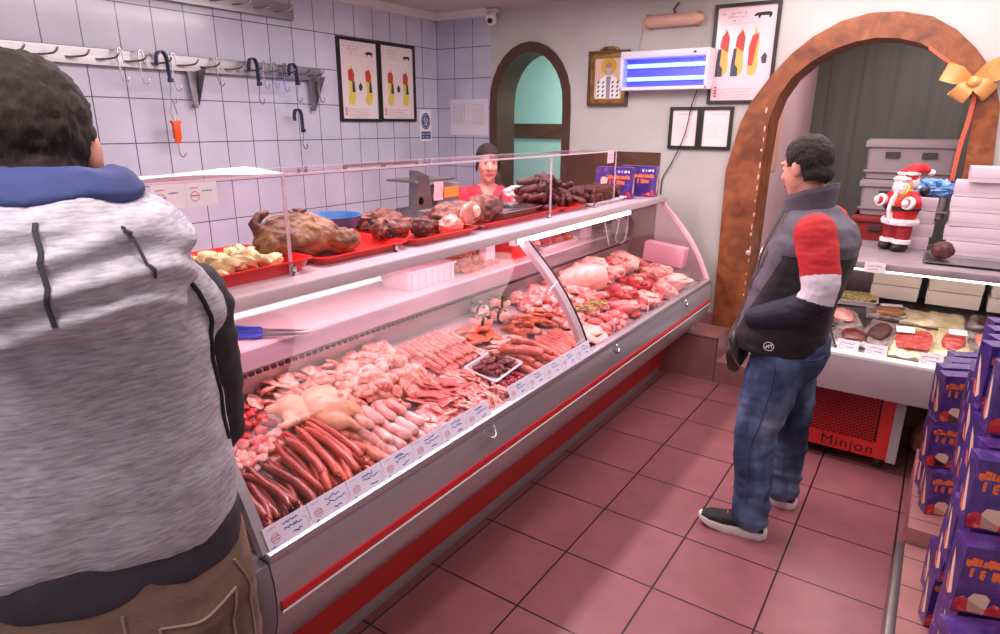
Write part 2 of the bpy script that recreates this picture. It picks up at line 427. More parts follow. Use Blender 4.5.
vs = SC.view_settings; SC.display_settings.display_device = 'sRGB'
vs.view_transform = 'Standard'; vs.look = 'None'; vs.gamma = 1; vs.use_curve_mapping = False; vs.exposure = 0.0
# ------------------------------------------------------------------ the long meat case
Y0, Y1, YJ = -.955, 2.72, .88
M_tube = emis('fluorescent_tube', (255, 192, 210), 24)
case = thing('meat_display_case', 'long curved glass meat counter with a red stripe and red kick panel', 'display case', (-.2, .88, 0), world=True)
def extr(b, prof, ya, yb, mi=0):
    b.mi = mi; n = len(prof)
    A = [b.bm.verts.new((x, ya, z)) for x, z in prof]; B_ = [b.bm.verts.new((x, yb, z)) for x, z in prof]
    b._f(A); b._f(B_[::-1])
    for i in range(n): b._f([A[i], B_[i], B_[(i+1) % n], A[(i+1) % n]])
nose = [(.262, .745), (.274, .70), (.278, .64), (.272, .575), (.25, .50), (.20, .43), (.13, .365), (.06, .315), (.03, .27)]
b = MB(); extr(b, nose+[(-.05, .26), (-.05, .70), (.20, .745)], Y0, Y1); bump = part('bumper', b, M_alu, case)
b = MB(); b.box((.242, (Y0+Y1)/2, .758), (.05, Y1-Y0, .026), bevel=.006); part('glass_channel', b, M_alu, bump)
b = MB(); extr(b, [(.2815, .632), (.2835, .628), (.2825, .609), (.2795, .604), (.265, .605), (.265, .632)], Y0+.01, Y1-.02); part('red_stripe', b, M_redstripe, bump, label='red stripe')
b = MB(); extr(b, [(.2805, .603), (.2825, .601), (.2815, .596), (.2785, .594), (.265, .595), (.265, .603)], Y0+.01, Y1-.02); part('white_trim', b, M_white, bump)
b = MB(); b.box((-.028, (Y0+Y1)/2, .155), (.02, Y1-Y0-.04, .25), rot=ry(.14)); part('kick_panel', b, M_red, case, label='red kick panel')
b = MB(); b.box((-.058, (Y0+Y1)/2, .022), (.03, Y1-Y0-.04, .044)); part('base_rail', b, M_alu, case)
# swollen plastic end caps of the bumper
for ya, yb, nm in ((Y0-.06, Y0-.004, 'end_cap'), (Y1+.002, Y1+.035, 'end_cap')):
    b = MB(); sgn = -1 if ya < 0 else 1
    pr = nose+[(-.05, .26), (-.05, .70), (.2, .755)]
    cx, cz = .1, .55
    rings = []
    for t, s in ((0, 1.0), (.5, 1.0), (.8, .96), (1, .86)):
        y = (yb if sgn < 0 else ya)+sgn*abs(yb-ya)*t
        rings.append([(cx+(x-cx)*s, y, cz+(z-cz)*s) for x, z in pr])
    b.loft(rings); part('end_cap', b, M_capgrey, case, label='rounded grey end cap')
b = MB(); b.box((-.15, Y0-.02, .50), (.62, .04, 1.0)); part('end_panel', b, M_steeld, case)
# inside: steel deck, back panel with a perforated grill line, lip, worktop
DZ = lambda x: .735+(.20-x)*.25
b = MB(); extr(b, [(.215, DZ(.215)), (-.40, DZ(-.40)), (-.40, DZ(-.4)-.03), (.215, DZ(.215)-.03)], Y0+.01, Y1-.01); part('deck', b, mat('deck_steel', (188, 176, 180), .35, .3), case)
b = MB(); extr(b, [(-.395, .86), (-.345, 1.0), (-.46, 1.03), (-.50, 1.0), (-.43, .86)], Y0+.01, Y1-.01); bp = part('back_panel', b, M_alu, case)
b = MB()
for k in range(118):
    y = Y0+.04+k*.0305
    b.box((-.3475, y, .985), (.012, .017, .012), rot=ry(.35))
part('grill', b, M_black, bp)
b = MB(); b.box((-.66, .88, 1.025), (.42, 3.64, .03), bevel=.006); part('worktop', b, M_work, case)
b = MB(); b.box((-.68, .88, .505), (.34, 3.6, 1.01)); b.box((-.28, .88, .36), (.5, 3.5, .66)); part('body', b, M_alu, case)
# upper shelf on posts
b = MB(); b.box((-.43, .88, 1.32), (.66, 3.66, .03), bevel=.008)
b.box((-.118, .88, 1.312), (.04, 3.66, .04), bevel=.006); sh = part('shelf', b, mat('pink_white_shelf', [(.3, (192, 172, 180)), (.7, (202, 182, 190))], .35, scale=5), case)
for y in (-.55, 1.13, 2.35):
    b = MB(); b.box((-.55, y, 1.17), (.05, .09, .29), bevel=.005); part('post', b, M_white, case)
# tube lamp under the front of the shelf
tl = MB(); tl.cyl((-.135, .78, 1.272), (-.135, 2.10, 1.272), .014, n=12); part('lamp_tube', tl, M_tube, case, label='glowing pinkish tube')
tl = MB(); tl.cyl((-.29, Y0+.08, 1.275), (-.29, .72, 1.275), .014, n=12); part('lamp_tube', tl, M_tube, case, label='glowing pinkish tube')
b = MB(); b.box((-.15, 1.44, 1.298), (.06, 1.36, .014)); b.box((-.29, -.08, 1.298), (.06, 1.65, .014)); b.box((-.135, .765, 1.278), (.036, .02, .04)); b.box((-.135, 2.115, 1.278), (.036, .02, .04)); b.box((-.29, Y0+.07, 1.278), (.04, .02, .04)); b.box((-.29, .735, 1.278), (.04, .02, .04)); part('lamp_holder', b, M_white, case)
# curved front glass in two panes, with the metal rib at the joint
garc = [(.243, .765), (.232, .79), (.22, .815), (.186, .89), (.148, .957), (.10, 1.03), (.05, 1.094), (0, 1.15), (-.05, 1.20), (-.092, 1.24), (-.118, 1.27), (-.13, 1.292)]
def pane(ya, yb):
    b = MB(); out = garc; inn = [(x-.005, z-.004) for x, z in garc]
    A = [[(x, y, z) for x, z in out] for y in (ya, yb)]; B_ = [[(x, y, z) for x, z in inn] for y in (ya, yb)]
    rings = [[A[0][i], A[1][i], B_[1][i], B_[0][i]] for i in range(len(out))]
    b.loft(rings); return b
for ya, yb in ((Y0+.012, YJ-.004), (YJ+.004, Y1-.01)):
    p = part('front_glass', pane(ya, yb), M_glass, case)
b = MB()
rings = []
for i, (x, z) in enumerate(garc):
    rings.append([(x-.002, YJ-.056, z), (x-.002, YJ-.008, z), (x-.022, YJ-.008, z-.018), (x-.022, YJ-.056, z-.018)])
b.loft(rings); part('glass_rib', b, mat('rib_grey', (188, 172, 180), .4), case)
b = MB(); b.loft([[(x+.003, YJ-.005, z), (x+.003, YJ+.003, z), (x-.01, YJ+.003, z-.01), (x-.01, YJ-.005, z-.01)] for x, z in garc]); part('seal', b, M_black, case)
# glass ends: profile plates with pale rims
for y, nm in ((Y0+.002, 'near'), (Y1-.004, 'far')):
    b = MB(); prof = garc+[(-.42, 1.29), (-.42, .88), (.2, .745)]
    A = [b.bm.verts.new((x, y, z)) for x, z in prof]; B_ = [b.bm.verts.new((x, y+.008, z)) for x, z in prof]
    b._f(A); b._f(B_[::-1])
    for i in range(len(prof)): b._f([A[i], B_[i], B_[(i+1) % len(prof)], A[(i+1) % len(prof)]])
    e = part('end_glass', b, M_glasspink, case)
    b = MB(); b.loft([[(x+.006, y-.008, z+.004), (x+.006, y+.018, z+.004), (x-.016, y+.018, z-.014), (x-.016, y-.008, z-.014)] for x, z in garc]); part('rim', b, M_alu if nm == 'near' else mat('pale_pink_rim', (240, 196, 208), .35), e)
for y in (1.05, 2.1, -.05):
    b = MB(); b.tube(bez((.272, y, .745), (.31, y, .70), (.31, y+.06, .70), (.272, y+.06, .745), 8), .005, 6); part('latch_ring', b, M_chrome, case)
# upright glass screen on the shelf: three bays of front glass + top plate
GX, GT = -.2, 1.652
for ya, yb in ((Y0+.02, -.462), (-.455, 1.215), (1.222, 2.02)):
    b = MB(); b.box((GX, (ya+yb)/2, (1.336+GT)/2), (.006, yb-ya, GT-1.336)); g = part('screen_glass', b, M_glass, case)
    b = MB(); b.box((GX-.125, (ya+yb)/2, GT+.003), (.25, yb-ya, .006)); part('top_plate', b, M_glass, g)
    for bx_ in (((GX, (ya+yb)/2, GT+.003), (.007, yb-ya, .007)), ((GX-.25, (ya+yb)/2, GT+.003), (.005, yb-ya, .006)), ((GX, ya, (1.336+GT)/2), (.0065, .0025, GT-1.336)), ((GX, yb, (1.336+GT)/2), (.0065, .0025, GT-1.336))):
        b = MB(); b.box(*bx_); part('edge', b, M_glassedge, g)
for y in (-.45, .03, 1.2, 1.75):
    b = MB(); b.cyl((-.198, y, 1.336), (-.182, y, 1.336), .012, n=10); b.box((-.2, y, 1.35), (.014, .016, .03)); part('glass_clip', b, M_chrome, case)
# sheet of paper lying on the first top plate
b = MB(); b.sheet([[( -.23-.2*u, -.93+.5*v, GT+.012+.006*sin(5*v+3*u)) for u in (0, .33, .66, 1)] for v in (0, .2, .4, .6, .8, 1)])
single('paper_sheet', b, M_paper, 'white sheet of paper lying on the glass top beside the man in the grey hoodie', 'paper')

# ------------------------------------------------------------------ price cards
def scribble(b, x0, y0, w, h, n, seed, rw=.0009):
    r = random.Random(seed); x = x0; pts = []
    while x < x0+w:
        pts.append((x, y0+r.uniform(0, h))); x += w/n*r.uniform(.7, 1.3)
    return pts
def ink(b, pts, M, wd):
    for (xa, ya), (xb, yb) in zip(pts[:-1], pts[1:]):
        d = V((xb-xa, yb-ya)); L_ = d.length or 1e-6; n = V((-d.y, d.x))/L_*wd
        b._f([b.bm.verts.new(M @ V((px, py, .0008))) for px, py in ((xa+n.x, ya+n.y), (xb+n.x, yb+n.y), (xb-n.x, yb-n.y), (xa-n.x, ya-n.y))])
M_card = mat('price_card_paper', (226, 220, 240), .5)
# local card: lies in XY plane (x along the row, y up the slope), facing +Z
CW, CH = .138, .062
def card_proto(i):
    t = thing('price_card', '', 'price card')
    b = MB(); b.prism([(-CW/2, -CH/2), (CW/2, -CH/2), (CW/2, CH/2), (-CW/2, CH/2)], (0, 0, 0), (1, 0, 0), (0, 1, 0), (0, 0, -.0012)); part('card', b, M_card, t)
    I = Matrix.Identity(4)
    b = MB(); 
    for k, (yy, w) in enumerate(((.012, .055), (-.001, .07))):
        ink(b, scribble(b, -.012, yy, w*random.uniform(.7, 1), .009, 16, i*7+k), I, .0012)
    ink(b, scribble(b, .01, -.02, .03, .008, 7, i*7+5), I, .0014); ink(b, scribble(b, -.058, -.028, .01, .005, 5, i*3), I, .0012)
    part('handwriting', b, M_blueink, t, label='blue handwriting')
    b = MB(); c = [(-.042+.013*cos(a), -.006+.011*sin(a)) for a in [2*pi*k/14 for k in range(15)]]; ink(b, c, I, .0007); ink(b, [(-.053, -.002), (-.031, -.002)], I, .0012); ink(b, [(-.052, -.009), (-.032, -.009)], I, .0012); ink(b, [(-.058, .022), (-.03, .022)], I, .0006)
    ink(b, [(.05+.012*cos(a), -.008+.016*sin(a)) for a in [pi*k/8-pi/2 for k in range(9)]], I, .0005)
    part('stamp', b, M_redink, t, label='red stamp')
    return t
ang = math.atan2(.815-.765, .22-.243)      # slope of the glass foot
def place_card(i, y, label):
    t = card_proto(i)
    # x axis -> +Y, y axis -> up the glass, normal outward
    u = V((0, 1, 0)); v = V((cos(ang), 0, sin(ang))); n = u.cross(v)
    M = Matrix.Identity(4); c = V((.2345+.006, y, .797))
    for k in range(3): M[k][0], M[k][1], M[k][2], M[k][3] = u[k], v[k], n[k], c[k]
    t.matrix_world = M; t['label'] = label
    t['group'] = 'price cards along the foot of the glass'
ords = ['first', 'second', 'third', 'fourth', 'fifth', 'sixth', 'seventh', 'eighth', 'ninth', 'tenth', 'eleventh']
ny = 7
for k in range(ny): place_card(k, -.875+k*.14, f'{ords[k]} white price card from the near end of the glass by the frankfurters')
for k in range(5): place_card(20+k, .24+k*.14, f'{ords[k]} white price card in the strip ending at the glass rib')
# ------------------------------------------------------------------ meat
def meat(name, stops, rough=.28, scale=9, dist=.8, bump=.4, bscale=60, var=.08, coat=.25, stretch=None, detail=5):
    return mat(name, stops, rough, 0, scale, detail, stretch, bump, bscale, .5, coat, dist, var=var)
K_frank = meat('frankfurter_skin', [(.3, (168, 66, 44)), (.7, (196, 88, 58))], .3, 14, bump=.12, bscale=70)
K_frankd = meat('smoked_sausage_skin', [(.3, (118, 48, 36)), (.7, (158, 70, 48))], .3, 14, bump=.15)
K_chick = meat('chicken_skin', [(.25, (222, 156, 116)), (.5, (236, 184, 146)), (.75, (244, 208, 178))], .3, 8)
K_wing = meat('chicken_pieces', [(.32, (200, 98, 88)), (.46, (230, 152, 132)), (.58, (246, 210, 190)), (.7, (232, 160, 140))], .26, 22, dist=1.2, bump=.6)
K_rolls = meat('bacon_rolls', [(.36, (214, 110, 104)), (.46, (236, 188, 178)), (.7, (246, 222, 212))], .3, 10, dist=.4, stretch=(1, 4, 1))
K_minced = meat('minced_meat', [(.3, (214, 122, 108)), (.5, (232, 150, 136)), (.7, (242, 190, 176))], .45, 60, dist=.2, bump=.4, bscale=160)
K_pork = meat('pork_meat', [(.3, (200, 92, 88)), (.47, (226, 132, 124)), (.55, (246, 212, 198)), (.68, (236, 164, 152))], .26, 16, dist=1.4)
K_porkfat = meat('pork_rind', [(.3, (238, 178, 162)), (.55, (246, 210, 194)), (.8, (232, 150, 138))], .32, 7, dist=.8)
K_redmeat = meat('red_meat', [(.3, (160, 36, 42)), (.52, (192, 56, 56)), (.68, (214, 92, 84)), (.78, (240, 200, 186))], .24, 10, dist=1.6)
K_pinksl = meat('pink_fillet', [(.3, (224, 116, 112)), (.6, (236, 142, 134)), (.8, (244, 186, 172))], .26, 9, dist=1)
K_bacon = meat('bacon_strips', [(.34, (190, 74, 70)), (.46, (222, 120, 108)), (.54, (246, 214, 196)), (.7, (242, 196, 178))], .28, 16, dist=1, stretch=(1, 5, 1))
K_liver = meat('liver', [(.3, (72, 26, 22)), (.6, (110, 44, 34)), (.8, (150, 84, 60))], .2, 10)
K_heart = meat('hearts', [(.3, (126, 28, 44)), (.6, (160, 44, 58)), (.8, (214, 130, 120))], .22, 18)
K_csaus = meat('coarse_sausage', [(.3, (180, 78, 62)), (.5, (206, 104, 84)), (.7, (230, 160, 136))], .3, 30, dist=.4)
K_orange = meat('marinated_fillet', [(.3, (206, 92, 60)), (.6, (226, 120, 84)), (.8, (236, 156, 120))], .26, 10)
K_brown = meat('seasoned_meat', [(.3, (150, 66, 44)), (.55, (196, 110, 78)), (.75, (230, 164, 130))], .3, 14)
K_green = mat('parsley_green', [(.3, (40, 74, 30)), (.7, (96, 120, 50))], .5, scale=20, bump=.4)
K_film = glass('plastic_film', (255, 248, 250), haze=.1)
K_bone = meat('bone_fat', [(.3, (232, 190, 160)), (.7, (244, 220, 196))], .4, 10)

def one(mb, name, m, sharp=.9): return mb.mesh(name, m, sharp)
def sausage_mesh(L, r, bend, name, m, seed=0, n=10):
    rr = random.Random(seed); pts = []
    for i in range(n+1):
        t = i/n-.5
        pts.append((t*L, bend*(1-4*t*t)+rr.uniform(-.002, .002), rr.uniform(-.0015, .0015)+r))
    rad = [r*(1+rr.uniform(-.06, .06)) for _ in pts]; rad[0] *= .8; rad[-1] *= .8
    b = MB(); b.tube(pts, rad, 10, round_ends=True)
    for s in (0, -1):
        p = V(pts[s]); d = V((-1 if s == 0 else 1, 0, 0)); b.blob(p+d*r*1.3, (.006, .004, .004), seed, .2, 2, 1)
    return one(b, name, m)
def blobmesh(r, name, m, seed, amp=.25, freq=1.4, sub=3, flat=-.6):
    b = MB(); b.blob((0, 0, r[2]*.7), r, seed, amp, freq, sub, flat=r[2]*flat); return one(b, name, m)
def slicemesh(a, bb, t, name, m, seed):
    """a floppy slice: closed thin slab with a wavy outline"""
    so = V((seed*3.3, seed*1.7, 0)); rings = []
    n = 20
    def pt(rho, k, up):
        th = 2*pi*k/n; w = 1+.22*noise.noise(V((cos(th), sin(th), seed*2.1))*1.2)
        x, y = a*rho*cos(th)*w, bb*rho*sin(th)*w
        z = .010*noise.noise(V((x*16, y*16, seed))) + .008*noise.noise(V((x*40, y*40, seed+5)))
        return V((x, y, .012+z+up*t*(1-.35*rho**3)))
    for rho, up in ((.02, -.5), (.5, -.5), (.9, -.45), (1, 0), (.9, .5), (.6, .5), (.3, .5), (.02, .5)):
        rings.append([pt(rho, k, up) for k in range(n)])
    b = MB(); b.loft(rings); return one(b, name, m)
def stripmesh(L, w, t, name, m, seed):
    rr = random.Random(seed); b = MB(); rings = []
    n = 14
    for i in range(n+1):
        s = i/n; x = (s-.5)*L; y = .02*sin(s*pi*rr.uniform(1, 2)+seed); z = .012+.007*sin(s*9+seed)+.004*noise.noise(V((s*6, seed, 0)))
        ww = w*(.5+.5*sin(pi*min(1, max(0, s*.9+.08))))*(1+.2*noise.noise(V((s*4, seed, 3))))
        rings.append([V((x+.0*cos(a), y+ww*cos(a), z+t*sin(a)+.006*cos(a)*sin(s*7+seed))) for a in [2*pi*k/8 for k in range(8)]])
    b.loft(rings); return one(b, name, m)
def drumstick(name, m, seed):
    b = MB(); rr = random.Random(seed)
    pts = [(-.055, 0, .02), (-.045, 0, .022), (-.02, .003, .024), (.01, .004, .02), (.035, .002, .014), (.055, 0, .011), (.065, 0, .012)]
    b.tube(pts, [.014, .022, .026, .021, .012, .008, .010], 10, round_ends=True)
    b.blob((.068, .004, .012), (.009, .008, .009), seed, .3, 2, 2)
    return one(b, name, m)
def wingmesh(name, m, seed):
    b = MB(); k = random.Random(seed).uniform(.8, 1.1)
    b.tube([(-.05, -.01, .015), (-.02, .012, .018), (0, .02, .016)], [.013, .017, .011], 8, round_ends=True)
    b.tube([(0, .02, .016), (.022, .0, .017), (.04, -.022*k, .012)], [.011, .014, .007], 8, round_ends=True)
    b.tube([(.04, -.022*k, .012), (.058, -.012, .009), (.068, .002, .007)], [.007, .006, .003], 8, round_ends=True)
    return one(b, name, m)
def rollmesh(L, r, name, m, seed, ridges=4):
    b = MB(); n = 16; pts = []; rad = []
    for i in range(n+1):
        t = i/n; pts.append(((t-.5)*L, .002*sin(t*5+seed), r)); rad.append(r*(1+.10*abs(sin(t*pi*ridges))-.05+.06*noise.noise(V((t*5, seed, 0)))))
    b.tube(pts, rad, 10, round_ends=True); return one(b, name, m)

def heap(name, label, cat, group, meshes, quad, nu, nv, z0=0.0, layers=1, zl=.02, yaw=(0, pi), tilt=.25, jit=.35, sc=(.9, 1.1), shrink=.12):
    """lay pieces over a quad of the deck (x,y corners: front-near, front-far, back-far, back-near)"""
    q = [V((x, y, 0)) for x, y in quad]; made = []
    cen = sum(q, V())/4
    for l in range(layers):
        s = 1-shrink*l
        for i in range(max(1, nu-l)):
            for j in range(max(1, nv-l)):
                u = (i+.5+random.uniform(-jit, jit))/max(1, nu-l); v = (j+.5+random.uniform(-jit, jit))/max(1, nv-l)
                p = (q[0]*(1-u)+q[1]*u)*(1-v)+(q[3]*(1-u)+q[2]*u)*v
                p = cen+(p-cen)*s
                o = link(name, random.choice(meshes), None, (p.x, p.y, DZ(p.x)+z0+l*zl+random.uniform(0, .004)))
                o.rotation_euler = (random.uniform(-tilt, tilt), random.uniform(-tilt, tilt)+.2, random.uniform(*yaw))
                k = random.uniform(*sc); o.scale = (k, k, k)
                setp(o, label, cat, group); made.append(o)
    return made
def rect(xf, xb, ya, yb): return [(xf, ya), (xf, yb), (xb, yb), (xb, ya)]

# frankfurters: one darker bunch at the near end, the main pile beside it
fd = [sausage_mesh(.21, .0125, .018*s, 'smoked_sausage', K_frankd, i) for i, s in enumerate((1, -.6, .5, 1.3))]
heap('smoked_sausage', 'dark smoked sausage in the pile at the near end of the glass counter', 'sausage', 'dark smoked sausages at the near end', fd, rect(.135, .0, -.93, -.735), 7, 1, layers=3, zl=.022, yaw=(-.35, .05), tilt=.06, jit=.3, shrink=.05)
fm = [sausage_mesh(.24, .0125, .02*s, 'frankfurter', K_frank, 10+i) for i, s in enumerate((1, .4, -.3, 1.2, .7))]
heap('frankfurter', 'long reddish frankfurter in the pile beside the darker smoked sausages', 'sausage', 'frankfurters piled behind the price cards', fm, rect(.13, -.02, -.72, -.49), 9, 1, layers=4, zl=.022, yaw=(-.3, -.02), tilt=.06, jit=.25, shrink=.08)
cube = []
for i in range(3):
    b = MB(); b.blob((0, 0, .013), (.022, .018, .014), i, .3, 1.6, 2, flat=-.011); cube.append(one(b, 'meat_cube', K_pork if i else K_rolls))
heap('meat_cube', 'pale pink diced meat piece in the tray behind the smoked sausages', 'meat', 'diced meat behind the smoked sausages', cube, rect(-.05, -.17, -.93, -.58), 11, 4, z0=.0, layers=2, zl=.018)
cube2 = [blobmesh((.024, .018, .014), 'dark_meat_cube', K_redmeat, 40+i, sub=2) for i in range(3)]
heap('dark_meat_cube', 'dark red diced meat piece against the back of the near end', 'meat', 'dark diced meat at the back', cube2, rect(-.19, -.36, -.93, -.57), 9, 4, layers=2, zl=.016)
# whole chickens
def chicken():
    b = MB()
    b.blob((0, 0, .05), (.085, .062, .055), 2, .12, 1.2, 3); b.blob((-.04, 0, .065), (.055, .05, .042), 3, .1, 1, 3)
    for s in (-1, 1):
        b.tube([(.02, .045*s, .045), (.07, .052*s, .05), (.10, .035*s, .055), (.13, .03*s, .04)], [.035, .032, .018, .011], 10, round_ends=True)
        b.tube([(-.06, .05*s, .05), (-.03, .075*s, .045), (-.065, .085*s, .035), (-.09, .07*s, .03)], [.018, .016, .012, .007], 8, round_ends=True)
    b.tube([(-.08, 0, .06), (-.115, .01, .05)], [.022, .016], 10, round_ends=True)
    me = fuse(b, .007, 3, 'chicken'); me.materials.append(K_chick)
    for p in me.polygons: p.use_smooth = True
    return me
ck = chicken()
for i, (x, y, r) in enumerate(((-.16, -.50, 1.0), (-.17, -.41, 2.0), (-.10, -.455, .4))):
    o = link('whole_chicken', ck, None, (x, y, DZ(x)+(.0 if i < 2 else .02)), (0, .2, r)); setp(o, ['pale whole chicken nearest the diced meat', 'pale whole chicken at the back beside the wings', 'pale whole chicken just behind the frankfurters'][i], 'chicken', 'whole chickens')
wg = [wingmesh('chicken_wing', K_wing, i) for i in range(4)]
heap('chicken_wing', 'small raw chicken wing in the heap behind the white bacon rolls', 'chicken wing', 'chicken wings behind the rolls', wg, rect(-.09, -.32, -.40, -.14), 5, 4, layers=3, zl=.018, tilt=.4)
br = [rollmesh(.07, .016, 'stuffed_roll', K_brown, i) for i in range(3)]
heap('stuffed_roll', 'small brownish stuffed meat roll between the frankfurters and the pale rolls', 'meat roll', 'brownish stuffed rolls', br, rect(.15, -.05, -.50, -.435), 2, 5, layers=2, zl=.024, yaw=(-.2, .3), jit=.2)
rl = [rollmesh(.062, .017, 'bacon_roll', K_rolls, i, 3) for i in range(5)]
heap('bacon_roll', 'pale bacon wrapped meat roll lined up in rows behind the price cards', 'meat roll', 'pale bacon rolls in rows', rl, rect(.19, -.045, -.44, -.20), 6, 4, layers=3, zl=.026, yaw=(-.15, .15), tilt=.08, jit=.12, shrink=.07)
dk = [drumstick('chicken_drumstick', K_wing, i) for i in range(4)]
heap('chicken_drumstick', 'raw chicken drumstick in the heap at the middle of the counter', 'drumstick', 'chicken drumsticks in a heap', dk, rect(-.04, -.24, -.24, .06), 6, 4, layers=3, zl=.02, tilt=.35)
heap('chicken_thigh', 'raw chicken thigh piece against the back panel behind the drumsticks', 'chicken thigh', 'chicken thighs at the back', [blobmesh((.04, .03, .022), 'chicken_thigh', K_wing, 60+i, .45, 1.8) for i in range(4)], rect(-.24, -.37, -.14, .10), 5, 3, layers=2, zl=.022)
cv = [rollmesh(.078, .0105, 'minced_roll', K_minced, i, 6) for i in range(4)]
heap('minced_roll', 'small minced meat finger stacked in the block by the back panel', 'minced meat roll', 'minced meat fingers in a block', cv, [(-.07, .15), (-.085, .44), (-.335, .41), (-.33, .08)], 12, 3, layers=3, zl=.019, yaw=(-.06, .06), tilt=.04, jit=.06, shrink=.03)
ps = [slicemesh(.075, .035, .010, 'pink_fillet', K_pinksl, i) for i in range(4)]
heap('pink_fillet', 'smooth pink pork fillet slice laid over the middle of the display', 'fillet', 'pink fillet slices', ps, [(.03, -.12), (.10, .07), (.0, .16), (-.10, 0)], 4, 3, z0=.01, layers=2, zl=.012, yaw=(.6, 1.4))
nk = [slicemesh(.06, .04, .013, 'pork_neck_slice', K_pork, 10+i) for i in range(4)]
heap('pork_neck_slice', 'reddish marbled pork neck slice at the front behind the last cards of the long strip', 'meat slice', 'pork neck slices', nk, rect(.18, .05, -.20, .04), 5, 3, layers=3, zl=.013, tilt=.4)
bs = [stripmesh(.13, .018, .006, 'bacon_strip', K_bacon, i) for i in range(4)]
heap('bacon_strip', 'streaky bacon strip in the tangle behind the gap between the card strips', 'bacon', 'bacon strips', bs, rect(.19, .085, .02, .27), 7, 2, layers=3, zl=.012, yaw=(-.5, .7), tilt=.3)
heap('pork_cutlet', 'pale fatty pork cutlet between the pink fillets and the liver tray', 'meat slice', 'fatty pork cutlets', [slicemesh(.05, .035, .014, 'pork_cutlet', K_bacon, 30+i) for i in range(3)], rect(.08, -.06, .10, .24), 3, 3, layers=2, zl=.013)
# liver on its white tray
def tray(b, w, d, h, t=.004, flare=1.12):
    rings = []
    for s, z in ((1, 0), (flare, h), (flare+.03, h), (flare+.03, h-.003), (flare, h-.0045)):
        rings.append(s)
    def ring(sx, sy, z, n=6):
        out = []; r = min(sx, sy)*.18
        for cx, cy, a0 in ((sx-r, sy-r, 0), (-sx+r, sy-r, pi/2), (-sx+r, -sy+r, pi), (sx-r, -sy+r, 3*pi/2)):
            for k in range(n): a = a0+pi/2*k/(n-1); out.append(V((cx+r*cos(a), cy+r*sin(a), z)))
        return out
    a, c = w/2, d/2
    R_ = [ring(a/flare, c/flare, 0), ring(a, c, h), ring(a+.006, c+.006, h), ring(a+.006, c+.006, h-t), ]
    b.loft(R_+[], cap=False)
    b.loft([ring(a-.003, c-.003, h), ring(a/flare-.003, c/flare-.003, t)], cap=False)
    b._f([b.bm.verts.new(p) for p in ring(a/flare-.003, c/flare-.003, t)])
    b._f([b.bm.verts.new(p) for p in reversed(ring(a/flare, c/flare, 0))])
    top_o = ring(a, c, h); top_i = ring(a-.003, c-.003, h)
    b.loft([top_o, top_i], cap=False)
    return b
b = MB(); tray(b, .15, .25, .022); o = link('foam_tray', b.mesh('foam_tray', M_white), None, (.035, .355, DZ(.035)+.022), (0, .22, .12)); setp(o, 'white foam tray holding dark liver pieces', 'tray')
heap('liver_piece', 'dark brown liver piece on the white foam tray', 'liver', 'liver pieces on the foam tray', [blobmesh((.04, .024, .014), 'liver_piece', K_liver, 70+i, .35) for i in range(3)], rect(.085, -.01, .26, .45), 4, 3, z0=.028, layers=2, zl=.012)
heap('chicken_heart', 'small dark red heart in the heap beside the liver tray', 'heart', 'hearts beside the liver', [blobmesh((.018, .013, .012), 'chicken_heart', K_heart, 80+i, .2, sub=2) for i in range(3)], rect(.19, .10, .26, .43), 7, 4, layers=2, zl=.013)
heap('coarse_sausage', 'thick coarse raw sausage beside the hearts behind the short card strip', 'sausage', 'coarse raw sausages', [sausage_mesh(.17, .0155, .03*s, 'coarse_sausage', K_csaus, 30+i) for i, s in enumerate((1, .6, 1.2))], rect(.16, .0, .45, .68), 5, 1, layers=3, zl=.026, yaw=(.3, .9), tilt=.08, shrink=.1)
heap('marinated_fillet', 'orange marinated fillet at the back beside the parsley packs', 'fillet', 'orange marinated fillets', [slicemesh(.07, .045, .02, 'marinated_fillet', K_orange, 50+i) for i in range(3)], rect(-.12, -.29, .46, .68), 3, 2, layers=2, zl=.02)
heap('pork_schnitzel', 'pale pork schnitzel between the orange fillets and the coarse sausages', 'meat slice', 'pork schnitzels', [slicemesh(.06, .045, .014, 'pork_schnitzel', K_porkfat, 55+i) for i in range(3)], rect(.0, -.12, .42, .74), 4, 2, layers=2, zl=.014)
heap('pale_minced_roll', 'small minced finger in the row seen through the glass rib', 'minced meat roll', 'minced meat fingers by the glass rib', [rollmesh(.16, .0115, 'pale_minced_roll', K_csaus, 5+i, 9) for i in range(3)], rect(.17, .0, .70, .97), 10, 1, layers=2, zl=.02, yaw=(-.04, .04), tilt=.03, jit=.08, shrink=.02)
heap('seasoned_piece', 'brown seasoned meat piece behind the glass rib', 'meat', 'brown seasoned meat pieces', [blobmesh((.045, .022, .016), 'seasoned_piece', K_brown, 90+i, .35) for i in range(4)], rect(-.04, -.21, .74, 1.12), 6, 3, layers=2, zl=.018)
# four wrapped roasts with parsley at the back
for i, (x, y, r) in enumerate(((-.25, .66, .3), (-.33, .76, -.2), (-.245, .80, .1), (-.33, .93, .5))):
    t = thing('wrapped_roast', ['wrapped pink roast with a parsley strip, nearest of the packs', 'wrapped roast with parsley pressed against the back panel', 'wrapped roast with a grey band at the front of the packs', 'pale wrapped roast standing at the back, farthest of the packs'][i], 'roast', (x, y, DZ(x)+.0), r, 'wrapped roasts with parsley')
    b = MB(); b.blob((0, 0, .04), (.06, .04, .04), 100+i, .12, 1.5, 3, flat=-.034); part('meat', b, K_porkfat, t)
    b = MB()
    for k in range(26): b.blob((random.uniform(-.05, .05), random.uniform(-.035, .0), random.uniform(.06, .084)), (.012, .009, .005), k, .5, 2, 1)
    part('parsley', b, K_green, t, label='green parsley')
    b = MB(); b.lathe([(.042, -.006), (.043, -.005), (.043, .005), (.042, .006)], (.02, 0, .04), 20, ry(pi/2), sx=1.0, sy=1.0); part('band', b, M_darkgrey, t)
